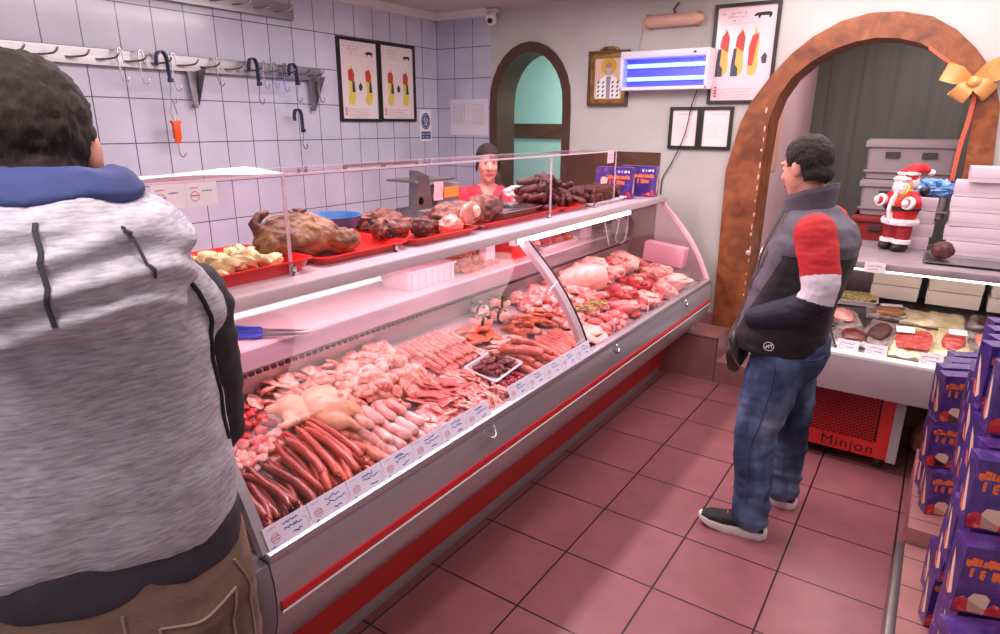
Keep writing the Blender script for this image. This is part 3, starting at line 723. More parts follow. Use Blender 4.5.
heap('pork_belly_piece', 'pink pork belly piece against the back panel past the wrapped roasts', 'pork', 'pork belly pieces at the back', [blobmesh((.06, .04, .03), 'pork_belly_piece', K_pork, 110+i, .3) for i in range(4)], rect(-.14, -.34, 1.02, 1.55), 6, 3, layers=2, zl=.03)
heap('pork_rib_piece', 'meaty pork rib piece in front of the large pork leg', 'pork', 'pork rib pieces', [blobmesh((.05, .034, .022), 'pork_rib_piece', K_pork, 120+i, .35) for i in range(4)], rect(.09, -.12, 1.05, 1.5), 6, 3, layers=2, zl=.026)
heap('rind_slice', 'pork slice with a pale rind edge at the foot of the far glass', 'meat slice', 'pork slices with rind', [slicemesh(.07, .05, .022, 'rind_slice', K_porkfat, 65+i) for i in range(3)], rect(.18, .06, .98, 1.18), 3, 2, layers=2, zl=.022)
heap('pork_fillet_end', 'small pinkish pork end piece in the heap by the far front glass', 'pork', 'pork end pieces', [blobmesh((.035, .026, .02), 'pork_fillet_end', K_pinksl, 130+i, .3) for i in range(4)], rect(.19, .07, 1.16, 1.48), 5, 3, layers=2, zl=.024)
big = [((-.20, 1.66), (.15, .085, .08), K_porkfat, .9, 'large pale pork leg with a cut face, at the back past the rib', 0),
       ((-.30, 1.98), (.10, .075, .07), K_porkfat, .3, 'rounded pale pork knuckle at the back behind the red meat', 0),
       ((-.22, 2.28), (.13, .08, .07), K_porkfat, -.4, 'pale pork shoulder in the back corner by the far end', 0),
       ((-.02, 2.40), (.12, .08, .06), K_pork, .2, 'pink pork joint beside the far end glass', 0),
       ((.0, 1.76), (.11, .07, .055), K_redmeat, .2, 'dark red beef joint in front of the pork leg', 0),
       ((.0, 2.04), (.10, .065, .055), K_redmeat, -.5, 'dark red beef joint in front of the pork shoulder', 0),
       ((.10, 1.58), (.10, .06, .045), K_pinksl, .5, 'smooth pink pork joint near the far front glass', 0),
       ((.12, 1.84), (.11, .06, .05), K_pork, .1, 'marbled pork joint near the front beside the card on a peg', 0),
       ((.13, 2.12), (.10, .06, .05), K_pork, -.2, 'marbled pork joint at the front by the last card on a peg', 0),
       ((.12, 2.38), (.11, .065, .05), K_porkfat, .5, 'pale pork joint in the front far corner of the counter', 0),
       ((-.08, 1.50), (.07, .05, .045), K_pinksl, 1.0, 'small pink pork joint leaning on the pork leg', 0),
       ((-.31, 1.80), (.07, .06, .06), K_pork, .2, 'pink pork joint wedged behind the pork leg', 0)]
for i, ((x, y), r, m, a, lab, _) in enumerate(big):
    t = thing('pork_joint' if i == 0 else 'meat_joint', lab, 'meat joint', (x, y, DZ(x)), a)
    b = MB()
    if i == 0:
        b.tube([(-.16, 0, .07), (-.10, 0, .08), (0, 0, .085), (.08, 0, .08), (.12, 0, .078)], [.05, .07, .085, .082, .076], 18, round_ends=False)
        part('meat', b, m, t)
        b = MB(); b.blob((.122, 0, .078), (.010, .07, .07), 4, .1, 1.5, 3); part('cut_face', b, K_redmeat, t, label='red cut face')
    else:
        b.blob((0, 0, r[2]*.85), r, 140+i, .26, 1.5, 4, flat=-r[2]*.8); part('meat', b, m, t)
        b = MB(); b.blob((r[0]*.25, -r[1]*.3, r[2]*1.45), (r[0]*.5, r[1]*.4, r[2]*.35), 150+i, .4, 2, 3); part('fat_cap', b, K_bone if i % 2 else K_pork, t)
heap('pork_chunk', 'pink pork chunk filling the back of the far half beside the joints', 'pork', 'pork chunks between the joints', [blobmesh((.055, .04, .03), 'pork_chunk', (K_pork, K_pinksl, K_porkfat, K_pork)[i], 240+i, .35) for i in range(4)], rect(-.16, -.36, 1.55, 2.55), 9, 3, layers=2, zl=.03)
heap('pork_trimming', 'small pork trimming between the joints near the far front glass', 'pork', 'pork trimmings at the front', [blobmesh((.045, .034, .024), 'pork_trimming', (K_pork, K_pinksl, K_redmeat)[i], 250+i, .35) for i in range(3)], rect(.18, -.12, 1.45, 2.55), 12, 4, layers=1, zl=.02)
heap('chicken_strip', 'pale chicken strip filling the back of the near half', 'chicken', 'chicken strips along the back panel', [slicemesh(.05, .028, .014, 'chicken_strip', K_wing, 260+i) for i in range(3)], rect(-.26, -.39, -.56, .12), 12, 2, layers=3, zl=.016, tilt=.4)
# parsley garnish by the rib
b = MB()
for k in range(40): b.blob((.02+random.uniform(-.05, .05), 1.33+random.uniform(-.12, .12), DZ(0)+.075+random.uniform(-.01, .015)), (.016, .012, .006), k, .6, 2, 1)
o = single('parsley', b, mat('parsley_pale', [(.3, (110, 120, 50)), (.7, (196, 190, 120))], .5, scale=20), 'loose yellowish green parsley sprinkled over the pork ribs', 'parsley', kind='stuff')
# three cards on pegs at the front of the far half
for i, (y, lab) in enumerate(((1.25, 'first small price card on a peg past the glass rib'), (1.72, 'second small price card on a peg in the far half'), (2.12, 'third small price card on a peg near the far corner'))):
    t = thing('peg_card', lab, 'price card', (.195, y, .745), .35, 'price cards on pegs')
    b = MB(); b.box((0, 0, .055), (.004, .07, .05)); part('card', b, M_card, t)
    b = MB(); b.cyl((0, 0, 0), (0, 0, .04), .004, n=8); part('peg', b, M_white, t)
    b = MB(); ink(b, scribble(b, -.028, -.005, .05, .01, 12, 90+i), Matrix.Translation((.003, 0, .055)) @ Matrix(((0, 0, 1, 0), (1, 0, 0, 0), (0, 1, 0, 0), (0, 0, 0, 1))), .0012); part('handwriting', b, M_blueink, t)
# pink paper pad against the far end glass
b = MB(); b.box((-.05, 2.63, .93), (.30, .10, .14), rot=ry(.1), bevel=.01); single('pink_carton', b, mat('pink_carton', (240, 188, 204), .6), 'pink and white carton leaning at the far end inside the glass', 'carton')
# ------------------------------------------------------------------ things on the shelf (top at 1.335)
SZ = 1.336
K_ham = meat('cured_ham_rind', [(.25, (70, 48, 38)), (.45, (118, 84, 58)), (.62, (168, 132, 84)), (.8, (104, 66, 50))], .6, 7, dist=2, bump=1, bscale=40, coat=0)
K_ham2 = meat('smoked_meat', [(.3, (50, 26, 22)), (.5, (104, 54, 42)), (.68, (160, 100, 70)), (.8, (80, 40, 32))], .55, 12, dist=1.8, bump=1, bscale=40, coat=0)
K_dry = meat('dry_sausage', [(.3, (54, 26, 24)), (.6, (92, 46, 40)), (.8, (130, 76, 64))], .6, 20, bump=.7, coat=0)
K_hamcut = meat('ham_cut_face', [(.3, (196, 104, 96)), (.55, (222, 150, 136)), (.75, (242, 206, 188))], .32, 8, dist=1)
K_crackle = meat('pale_crackling', [(.3, (206, 186, 120)), (.6, (232, 220, 166)), (.8, (244, 238, 204))], .5, 18, bump=.5)
K_roast = meat('roast_meat', [(.3, (140, 80, 44)), (.6, (196, 136, 88)), (.8, (226, 186, 140))], .35, 12, bump=.3)
def rtray(name, c, w, d, h, label, rot=0):
    b = MB(); tray(b, w, d, h); o = link(name, b.mesh(name, M_tray), None, (c[0], c[1], SZ), (0, 0, rot)); return setp(o, label, 'tray', 'red plastic trays on the shelf')
rtray('plastic_tray', (-.40, -.58), .40, .44, .045, 'red plastic tray of pale crackling, nearest the man in the grey hoodie')
rtray('plastic_tray', (-.42, -.10), .42, .44, .03, 'red plastic tray under the big cured ham')
rtray('plastic_tray', (-.40, .36), .40, .44, .03, 'red plastic tray under the cut ham with a pale bone face')
rtray('plastic_tray', (-.42, 1.03), .40, .78, .03, 'red plastic tray under the metal dish in front of the woman')
rtray('plastic_tray', (-.40, 1.56), .38, .26, .03, 'red plastic tray under the heap of dry sausage')
heap('crackling', 'pale yellow crackling piece in the nearest red tray', 'crackling', 'pale cracklings in the red tray', [blobmesh((.032, .022, .018), 'crackling', K_crackle, 160+i, .4, sub=2) for i in range(3)], rect(-.26, -.50, -.68, -.42), 6, 5, z0=0, layers=2, zl=.02)
for o in [o for o in COL.objects if o.name.startswith('crackling')]: o.location.z = SZ+.008+random.choice((0, .018, .03))
b = MB()
for i, (x, y, l, lab) in enumerate(((-.33, -.76, .07, 'golden roast piece at the near edge of the crackling tray'), (-.46, -.70, .06, 'brown roast piece behind the nearest golden one'), (-.40, -.74, .055, 'roast piece stacked on top of two others by the hoodie'))):
    b = MB(); b.blob((x, y, SZ+.05+(.06 if i == 2 else 0)), (l, .05, .045), 170+i, .25, 1.6, 4); single('roast_piece', b, K_roast, lab, 'roast meat', 'roast pieces')
# big cured ham
t = thing('cured_ham', 'big dark cured ham with its shank bone sticking up, on the red tray', 'ham', (-.42, -.14, SZ+.006), 0, world=True)
def hamfn(p, d): return p
b = MB(); b.blob((-.42, -.24, SZ+.078), (.12, .165, .082), 6, .16, 1.3, 5, flat=-.07)
b.blob((-.36, -.11, SZ+.05), (.075, .085, .046), 9, .2, 1.5, 4)
b.blob((-.41, -.34, SZ+.07), (.09, .085, .065), 12, .2, 1.5, 4)
me = fuse(b, .008, 3, 'ham'); meshpart('meat', me, K_ham, t, disp=lambda p: .005*noise.noise(p*55)+.008*noise.noise(p*24)+.007*noise.noise(V((p.x*40, p.y*9, p.z*40))), off=t.location)
b = MB(); b.tube([(-.44, -.39, SZ+.11), (-.46, -.40, SZ+.135), (-.46, -.375, SZ+.16), (-.45, -.355, SZ+.17)], [.028, .02, .017, .012], 10, round_ends=True); part('shank', b, K_ham2, t)
b = MB(); b.blob((-.43, -.24, SZ+.155), (.03, .045, .018), 3, .5, 3, 3); part('dried_flap', b, K_ham2, t)
# blue scoop bowl
b = MB(); b.lathe([(.0, .002), (.075, .0), (.125, .095), (.128, .10), (.121, .10), (.072, .008), (0, .007)], (0, 0, 0), 20, sx=1, sy=1)
t = thing('plastic_bowl', 'blue plastic scoop bowl behind the big ham', 'bowl', (-.63, .10, SZ)); part('bowl', b, M_blue, t)
b = MB(); b.box((.02, -.135, .092), (.05, .05, .012), bevel=.004); part('lip', b, M_blue, t)
# smoked pieces
def smoked(c, r, seed, lab, m=K_ham2, dark=None):
    t = thing('smoked_meat', lab, 'smoked meat', (c[0], c[1], SZ+.004), 0, 'smoked meat pieces on the shelf')
    b = MB(); b.blob((0, 0, r[2]*.9), r, seed, .28, 1.7, 4, flat=-r[2]*.85); part('meat', b, m, t)
    b = MB(); b.blob((r[0]*.62, -r[1]*.45, r[2]*.75), (r[0]*.4, r[1]*.35, r[2]*.5), seed+1, .4, 2.2, 3); part('hollow', b, dark or mat('dark_crust', [(.3, (34, 16, 14)), (.7, (74, 34, 26))], .5, scale=16), t)
smoked((-.36, .18), (.06, .095, .055), 21, 'smoked meat piece with a dark hollow beside the big ham')
smoked((-.60, .35), (.07, .13, .05), 22, 'long smoked meat piece lying behind the piece with a hollow')
smoked((-.34, .345), (.05, .06, .045), 23, 'small blackened smoked piece next to the cut ham', K_dry)
t = thing('cut_ham', 'large smoked ham with a pale cut face and round bone, before the woman', 'ham', (-.33, .52, SZ+.004), 0, world=True)
b = MB(); b.blob((-.35, .60, SZ+.062), (.09, .20, .066), 33, .18, 1.4, 4, flat=-.055); b.blob((-.34, .80, SZ+.074), (.085, .10, .072), 35, .2, 1.5, 4)
me = fuse(b, .008, 3, 'cut'); meshpart('meat', me, K_ham2, t, disp=lambda p: .005*noise.noise(p*50)+.007*noise.noise(p*24), off=t.location)
b = MB(); b.blob((-.268, .60, SZ+.082), (.022, .085, .052), 36, .15, 1.4, 4, rot=rz(.1)); part('cut_face', b, K_hamcut, t, label='pale pink cut face')
b = MB(); b.lathe([(.0, .012), (.022, .012), (.034, .004), (.034, -.01), (0, -.012)], (-.247, .62, SZ+.09), 18, ry(pi/2), sx=.8, sy=.8); part('bone', b, K_bone, t, label='pale round bone')
b = MB(); b.blob((-.27, .46, SZ+.045), (.04, .08, .04), 37, .3, 1.8, 4); part('side_muscle', b, K_hamcut, t)
# metal dish, wrapped loaf
t = thing('metal_dish', 'shallow brown dish with a shiny metal lid in front of the woman', 'dish', (-.36, .98, SZ+.006))
b = MB(); tray(b, .26, .34, .055); part('dish', b, mat('brown_dish', (120, 60, 42), .35), t)
b = MB(); b.box((0, 0, .06), (.285, .365, .008), bevel=.004); b.box((0, 0, .066), (.22, .29, .008), bevel=.004); part('lid', b, M_chrome, t, label='shiny metal lid')
# heap of dry sausages
def drys(i):
    rr = random.Random(i); b = MB(); k = rr.uniform(.8, 1.2)
    s_ = rr.choice((-1, 1)); P = spline([(-.075*k, .025*s_, .02), (-.03, -.012*s_, .026), (.03, -.012*s_, .02), (.075*k, .03*s_, .024)], 4)
    b.tube(P, [.017*(1+.25*noise.noise(V((q*.7, i*3.1, 0)))) for q in range(len(P))], 9, round_ends=True)
    for q in range(3): b.blob((rr.uniform(-.06, .06), rr.uniform(-.015, .015), .03), (.02, .014, .012), i*5+q, .5, 2.5, 2)
    return one(b, 'dry_sausage', K_dry)
ds = [drys(i) for i in range(5)]
nds = 0
for l, (ya, yb, n) in enumerate(((1.24, 1.80, 15), (1.26, 1.74, 14), (1.28, 1.68, 12), (1.30, 1.60, 10), (1.32, 1.52, 7), (1.34, 1.46, 4))):
    for i in range(n):
        y = ya+(yb-ya)*i/(n-1); x = -.37+random.uniform(-.10, .09)*(1-.12*l)
        o = link('dry_sausage', random.choice(ds), None, (x, y, SZ+.01+l*.028), (random.uniform(-.5, .5), random.uniform(-.5, .5), random.uniform(-1.6, 1.6)))
        setp(o, 'dark wrinkled dry sausage in the big heap at the middle of the shelf', 'dry sausage', 'dry sausages heaped on the red tray')
b = MB(); tray(b, .22, .52, .022); o = link('foam_tray', b.mesh('foam_tray', M_white), None, (-.32, 1.98, SZ)); setp(o, 'white tray of dark cured pieces beside the purple gift boxes', 'tray')
for l in range(2):
    for i in range(6-l):
        for j in range(2):
            o = link('cured_piece', ds[0] if False else random.choice(ds), None, (-.36+j*.08, 1.78+l*.04+i*.075, SZ+.012+l*.034), (0, 0, random.uniform(-.4, .4)+(.2 if j else 0)))
            o.scale = (.62, 1.6, 1.5); setp(o, 'short dark cured piece on the white tray', 'cured meat', 'cured pieces on the white tray')
b = MB(); b.box((-.62, 1.9, SZ+.05), (.22, .34, .1), bevel=.01); t = single('tin_foil_pack', b, mat('crumpled_foil', [(.3, (170, 164, 164)), (.7, (214, 206, 204))], .3, .6, 20, bump=.5), 'silvery foil pack behind the tray of cured pieces', 'pack')
b = MB(); b.blob((-.62, 1.50, SZ+.085), (.04, .07, .035), 61, .5, 2, 4); b.blob((-.60, 1.53, SZ+.045), (.04, .05, .05), 62, .4, 2, 4); single('white_bag', b, M_paper, 'crumpled white bag between the woman and the sausage heap', 'bag')
# kitchen scale behind the hams
t = thing('shop_scale', 'grey shop scale with an amber display and a paper slip', 'scale', (-.72, .86, SZ), world=True)
b = MB(); b.box((-.72, .86, SZ+.03), (.2, .36, .05), bevel=.012); part('base', b, M_steeld, t)
b = MB(); b.prism([(-.06, 0), (.06, 0), (.035, .17), (-.045, .20)], (-.72, .74, SZ+.05), (0, 1, 0), (0, 0, 1), (.06, 0, 0)); part('column', b, M_steeld, t)
b = MB(); b.box((-.70, .95, SZ+.115), (.05, .19, .11), bevel=.01); hd = part('display_head', b, M_capgrey, t)
b = MB(); b.box((-.673, .97, SZ+.125), (.004, .12, .055)); part('amber_screen', b, mat('amber_display', (226, 140, 56), .3, emit=(230, 130, 40), estr=.5), hd, label='amber display')
b = MB(); b.box((-.76, .83, SZ+.195), (.2, .32, .012), bevel=.004); part('pan', b, M_steel, t)
b = MB(); b.sheet([[(-.668+.004*sin(6*v), .82+.075*u, SZ+.19-.10*v) for u in (0, .5, 1)] for v in (0, .25, .5, .75, 1)]); part('receipt', b, M_paper, t, label='white paper slip')
b = MB(); b.cyl((-.69, .71, SZ+.10), (-.66, .71, SZ+.10), .02, n=14); part('knob', b, M_black, t)
# notices taped inside the glass and on top
for i, (y, lab) in enumerate(((-.83, 'white card with a red stamp taped to the glass next to the hoodie'), (-.735, 'second white card with a red stamp taped along the glass'))):
    t = thing('taped_card', lab, 'card', (GX+.005, y, 1.59)); b = MB(); b.box((0, 0, .03), (.0015, .092, .064)); part('card', b, M_paper, t)
    MM = Matrix.Translation((.0012, 0, .03)) @ Matrix(((0, 0, 1, 0), (1, 0, 0, 0), (0, 1, 0, 0), (0, 0, 0, 1)))
    b = MB(); ink(b, [(-.022+.013*cos(a), -.004+.013*sin(a)) for a in [2*pi*k/14 for k in range(15)]], MM, .0007); ink(b, [(-.034, -.002), (-.01, -.002)], MM, .0014); ink(b, [(-.034, .018), (-.01, .02)], MM, .0008); part('stamp', b, M_redink, t)
    b = MB(); ink(b, scribble(b, .0, .006, .03, .006, 9, i), MM, .0008); part('handwriting', b, M_blueink, t)
t = thing('taped_note', 'small pink note stuck to the far corner of the glass screen', 'note', (GX+.005, 1.93, 1.595)); b = MB(); b.box((0, 0, .03), (.0015, .085, .075)); part('paper', b, mat('pink_note', (240, 206, 220), .6), t)
MM = Matrix.Translation((.0012, 0, .03)) @ Matrix(((0, 0, 1, 0), (1, 0, 0, 0), (0, 1, 0, 0), (0, 0, 0, 1)))
b = MB(); ink(b, scribble(b, -.03, .006, .055, .012, 9, 3), MM, .0012); ink(b, scribble(b, -.03, -.015, .055, .012, 9, 4), MM, .0012); part('handwriting', b, M_greyink, t)

# purple gift boxes (used here and in the big stack): front in XZ plane facing -Y
M_purple = mat('purple_carton', [(.35, (62, 40, 110)), (.6, (84, 56, 140)), (.72, (120, 90, 170))], .28, scale=26, detail=6, coat=.4)
M_purpled = mat('purple_carton_side', [(.35, (58, 42, 100)), (.7, (86, 62, 128))], .28, scale=8, coat=.4)
M_obox = mat('orange_print', (244, 120, 66), .4)
M_rbox = mat('red_ornament_print', [(.35, (170, 30, 50)), (.6, (226, 70, 60)), (.75, (245, 200, 190))], .35, scale=40)
M_beige = mat('beige_window_print', (236, 196, 176), .35)
def glyphrow(b, x0, y0, w, h, n, seed, M, bold=.18):
    """a line of unreadably small lettering: each glyph a few strokes"""
    rr = random.Random(seed); gw = w/n
    for i in range(n):
        x = x0+i*gw
        if rr.random() < .08: continue
        hh = h*(1 if rr.random() < .35 else .72)
        segs = rr.choice(([((0, 0), (0, 1)), ((0, 1), (.6, 1)), ((.6, 1), (.6, 0))], [((0, 0), (0, 1)), ((0, .5), (.6, .5)), ((.6, 0), (.6, 1))], [((0, 0), (.3, 1)), ((.3, 1), (.6, 0))], [((0, 1), (0, 0)), ((0, 0), (.6, 0)), ((.6, 0), (.6, 1))], [((0, 0), (0, 1)), ((0, 1), (.6, .8)), ((0, .5), (.6, .4)), ((0, 0), (.6, 0))], [((.3, 0), (.3, 1)), ((0, 1), (.6, 1))]))
        for (xa, ya), (xb, yb) in segs: ink(b, [(x+xa*gw, y0+ya*hh), (x+xb*gw, y0+yb*hh)], M, h*bold*.5)
FX = Matrix(((1, 0, 0, 0), (0, 0, -1, 0), (0, 1, 0, 0), (0, 0, 0, 1)))   # local xy -> xz plane, normal -y
def gift_box(w=.25, h=.205, d=.07, label='', group=None, seed=0, stacked=False):
    t = thing('gift_box', label, 'gift box', group=group); c = .035
    b = MB(); b.prism([(-w/2, 0), (w/2, 0), (w/2, h), (-w/2, h)], (0, -d/2, 0), (1, 0, 0), (0, 0, 1), (0, d, 0)); part('carton', b, M_purple, t)
    b = MB(); M = Matrix.Translation((0, -d/2-.0002, 0)) @ FX
    glyphrow(b, w*.1, h*.83, w*.33, h*.075, 9, 5, M, .3); part('white_lettering', b, M_white, t)
    b = MB(); ox = -.30*w if stacked else 0
    glyphrow(b, -w*.16+ox, h*(.63+.1*stacked), w*.60, h*.12, 12, 6, M, .32); glyphrow(b, -w*.12+ox, h*(.46+.1*stacked), w*.44, h*.12, 8, 7, M, .32); part('orange_lettering', b, M_obox, t)
    oy = -.36*h if stacked else 0
    b = MB(); b.prism([(px, py+oy) for px, py in [(-.36*w, .40*h), (-.2*w, .38*h), (-.17*w, .62*h), (-.22*w, .68*h), (-.33*w, .68*h), (-.37*w, .6*h)]], (0, -d/2, 0), (1, 0, 0), (0, 0, 1), (0, -.0012, 0)); part('picture', b, M_beige, t)
    b = MB(); b.prism([(.08*w, 0.01), (.48*w, 0.01), (.46*w, .17*h), (.4*w, .24*h), (.34*w, .15*h), (.2*w, .1*h)] if not stacked else [(-.49*w, .005), (.1*w, .005), (.0*w, .12*h), (-.12*w, .2*h), (-.2*w, .1*h), (-.3*w, .16*h), (-.42*w, .26*h), (-.49*w, .2*h)], (0, -d/2, 0), (1, 0, 0), (0, 0, 1), (0, -.0012, 0)); part('ornament', b, M_rbox, t)
    # side print: hexagon-ended panel with a beige stripe, on both narrow sides
    for s in (-1, 1):
        b = MB(); x = s*w/2
        b.prism([(-d*.4, .03), (0, .012), (d*.4, .03), (d*.4, h-.035), (0, h-.014), (-d*.4, h-.035)], (x, 0, 0), (0, 1, 0), (0, 0, 1), (s*.0008, 0, 0)); sp = part('side_panel', b, M_purpled, t)
        b = MB(); b.prism([(-d*.28, .045), (-d*.02, .03), (d*.22, h*.62), (d*.26, h*.80), (d*.06, h*.66)], (x+s*.0008, 0, 0), (0, 1, 0), (0, 0, 1), (s*.0006, 0, 0)); part('stripe', b, M_beige, sp)
        b = MB(); b.prism([(d*.02, h*.15), (d*.2, h*.2), (d*.3, h*.42), (d*.2, h*.38)], (x+s*.0008, 0, 0), (0, 1, 0), (0, 0, 1), (s*.0006, 0, 0)); part('ribbon_print', b, M_obox, sp)
    return t
gb = gift_box(label='purple gift box with orange lettering standing in front on the shelf end')
gb.location = (-.322, 2.30, SZ); gb.rotation_euler = (0, 0, .12)
g2 = dup(gb, (-.24, 2.52, SZ), (0, 0, .10), 'purple gift box standing behind another at the far end of the shelf')

# ------------------------------------------------------------------ things on the worktop (top at 1.04)
WZ = 1.041
for i, (x, y, r, lab) in enumerate(((-.50, -.40, .75, 'butcher knife with a blue handle lying nearest the worktop edge'), (-.56, -.36, .55, 'butcher knife with a blue handle lying behind the other one'))):
    t = thing('knife', lab, 'knife', (x, y, WZ), r, 'blue handled knives')
    b = MB(); b.tube([(-.13, 0, .014), (-.09, .002, .014), (-.04, -.002, .014), (0, 0, .013)], [.016, .018, .015, .017], 10, flat=.75, round_ends=True); part('handle', b, mat('blue_handle', (36, 72, 190), .4), t)
    b = MB(); b.prism([(0, -.014), (.12, -.012), (.17, -.002), (.185, .012), (.1, .016), (0, .015)], (0, 0, .012), (1, 0, 0), (0, 1, 0), (0, 0, .002)); part('blade', b, M_steel, t)
t = thing('plastic_crate', 'low white ribbed plastic crate on the worktop', 'crate', (-.60, .60, WZ), 0)
b = MB(); tray(b, .2, .36, .09); part('body', b, M_white, t)
for k in range(7):
    b = MB(); b.box((.104, -.15+k*.05, .05), (.008, .012, .08)); part('rib', b, M_white, t)
b = MB(); b.box((0, 0, .092), (.21, .37, .008), bevel=.003); part('lid', b, mat('pale_pink_plastic', (226, 206, 210), .4), t)
mc = [blobmesh((.036, .026, .022), 'stew_chunk', K_brown, 200+i, .35) for i in range(3)]
for l, (n, m_) in enumerate(((6, 4), (5, 3), (4, 2))):
    for i in range(n):
        for j in range(m_):
            o = link('stew_chunk', random.choice(mc), None, (-.70+.055*j+.02*l, .90+.055*i+.025*l, WZ+.005+l*.03), (0, 0, random.uniform(0, 3))); setp(o, 'reddish meat chunk in the pile on the worktop', 'meat', 'meat chunks piled on the worktop')
t = thing('plastic_tub', 'red plastic tub standing on the worktop past the white post', 'tub', (-.62, 1.48, WZ)); b = MB(); tray(b, .22, .26, .13); part('tub', b, M_tray, t); b = MB(); b.box((0, 0, .13), (.235, .275, .01), bevel=.004); part('lid', b, M_tray, t)
b = MB(); tray(b, .2, .5, .03); o = link('foam_tray', b.mesh('foam_tray', M_white), None, (-.60, 1.92, WZ)); setp(o, 'white tray of raw pieces far along the worktop', 'tray')
for i in range(6):
    o = link('raw_piece', blobmesh((.05, .035, .03), 'raw_piece', K_redmeat if i % 2 else K_pork, 210+i, .3), None, (-.62+.05*(i % 2), 1.74+i*.07, WZ+.012)); setp(o, 'raw meat piece on the far worktop tray', 'meat', 'raw pieces on the far tray')
# looping white cables and socket under the shelf end
b = MB()
b.tube(spline([(-.40, 2.30, 1.28), (-.38, 2.30, 1.16), (-.36, 2.33, 1.02), (-.36, 2.36, .98)], 6), .005, 6)
t = single('white_cable', b, M_white, 'white cable hanging in front of the brown wall inside the case', 'cable', 'white cables at the case end')
b = MB(); b.tube(spline([(-.36, 2.44, 1.28), (-.33, 2.42, 1.16), (-.36, 2.45, 1.02), (-.34, 2.55, 1.0), (-.34, 2.60, 1.15), (-.36, 2.60, 1.28)], 6), .005, 6)
single('white_cable', b, M_white, 'white cable looping under the far end of the shelf', 'cable', 'white cables at the case end')
t = thing('wall_socket', 'round white socket behind the looping cable', 'socket', (-.42, 2.56, 1.14)); b = MB(); b.lathe([(.0, 0), (.045, 0), (.045, .025), (.03, .04), (0, .04)], (0, 0, .05), 18, ry(pi/2)); part('socket', b, M_white, t); b = MB(); b.box((.0, 0, -.04), (.03, .05, .12)); part('box', b, M_steeld, t)
b = MB(); b.box((.02, 2.90, .365), (.20, .22, .05), rot=rz(.3), bevel=.01); single('folded_cloth', b, M_paper, 'folded white cloth lying on the tiled step under the case nose', 'cloth')

# ------------------------------------------------------------------ left wall: hook rails, hooks, scale
def rail(name, label, y0, y1, z, h, ys, group=None, slots=0):
    t = thing(name, label, 'hook rail', (LX, (y0+y1)/2, z), world=True)
    b = MB(); b.box((LX+.045, (y0+y1)/2, z), (.012, y1-y0, h)); b.box((LX+.03, (y0+y1)/2, z-h/2+.004), (.04, y1-y0, .008)); part('bar', b, M_steel, t)
    for y in ys:
        b = MB(); b.tube(spline([(LX+.05, y-.03, z-.012), (LX+.085, y+.0, z-.012), (LX+.11, y+.045, z-.002), (LX+.125, y+.06, z+.022)], 4), .0055, 6, round_ends=True); part('peg', b, M_chrome, t)
    return t
pegY = [-.33, -.183, -.032, .12, .272, .42, .584, .728, .896, 1.04, 1.177, 1.31, 1.428, 1.56]
rail_o = rail('hook_rail', 'long steel hook rail across the tiles with hanging hooks', -.75, 1.66, 2.15, .085, pegY)
for y in (.64, 1.57):
    b = MB(); b.prism([(-.03, 0), (.03, 0), (.012, -.20), (-.012, -.20)], (LX+.04, y, 2.11), (0, 1, 0), (0, 0, 1), (.008, 0, 0)); b.prism([(0, 0), (.12, .02), (.0, -.2)], (LX+.03, y+.03, 2.11), (1, 0, 0), (0, 0, 1), (0, .006, 0)); b.cyl((LX+.02, y, 1.905), (LX+.06, y, 1.905), .012, n=10); part('bracket', b, M_steeld, rail_o)
rail('hook_rail', 'short upper steel rail at the top edge of the tiled wall', .15, 1.45, 2.545, .10, [.2+.16*k for k in range(8)])
nS = 0
def s_hook(y, ztop, zbot, label):
    x = LX+.09; r = .018
    b = MB(); pts = [(x, y+.022, ztop-.07), (x, y+.020, ztop-.02), (x, y+.008, ztop), (x, y-.006, ztop-.012), (x, y-.006, (ztop+zbot)/2), (x, y, zbot+.03), (x, y+.008, zbot+.006), (x, y+.022, zbot), (x, y+.036, zbot+.012), (x, y+.036, zbot+.03)]
    b.tube(spline(pts, 4), .0045, 6, round_ends=True)
    single('s_hook', b, M_chrome, label, 'hook', 'wire hooks hanging on the rail')
for (y, zt, zb), lab in zip(((.195, 2.2, 2.02), (.31, 2.2, 2.017), (.50, 2.2, 1.99), (.79, 2.2, 2.03), (1.13, 2.2, 2.033), (1.215, 2.2, 2.037), (1.295, 2.2, 2.02), (1.60, 2.15, 1.955)),
        ('wire hook nearest the head of the man in the hoodie', 'second wire hook on the rail from the head of the man in the hoodie', 'wire hook just right of the first navy strap', 'lone wire hook in the middle of the rail between navy straps', 'first wire hook right of the middle navy strap', 'middle one of three wire hooks left of the end navy strap', 'wire hook directly beside the end navy strap', 'wire hook hanging at the very end of the rail bracket')): s_hook(y, zt, zb, lab)
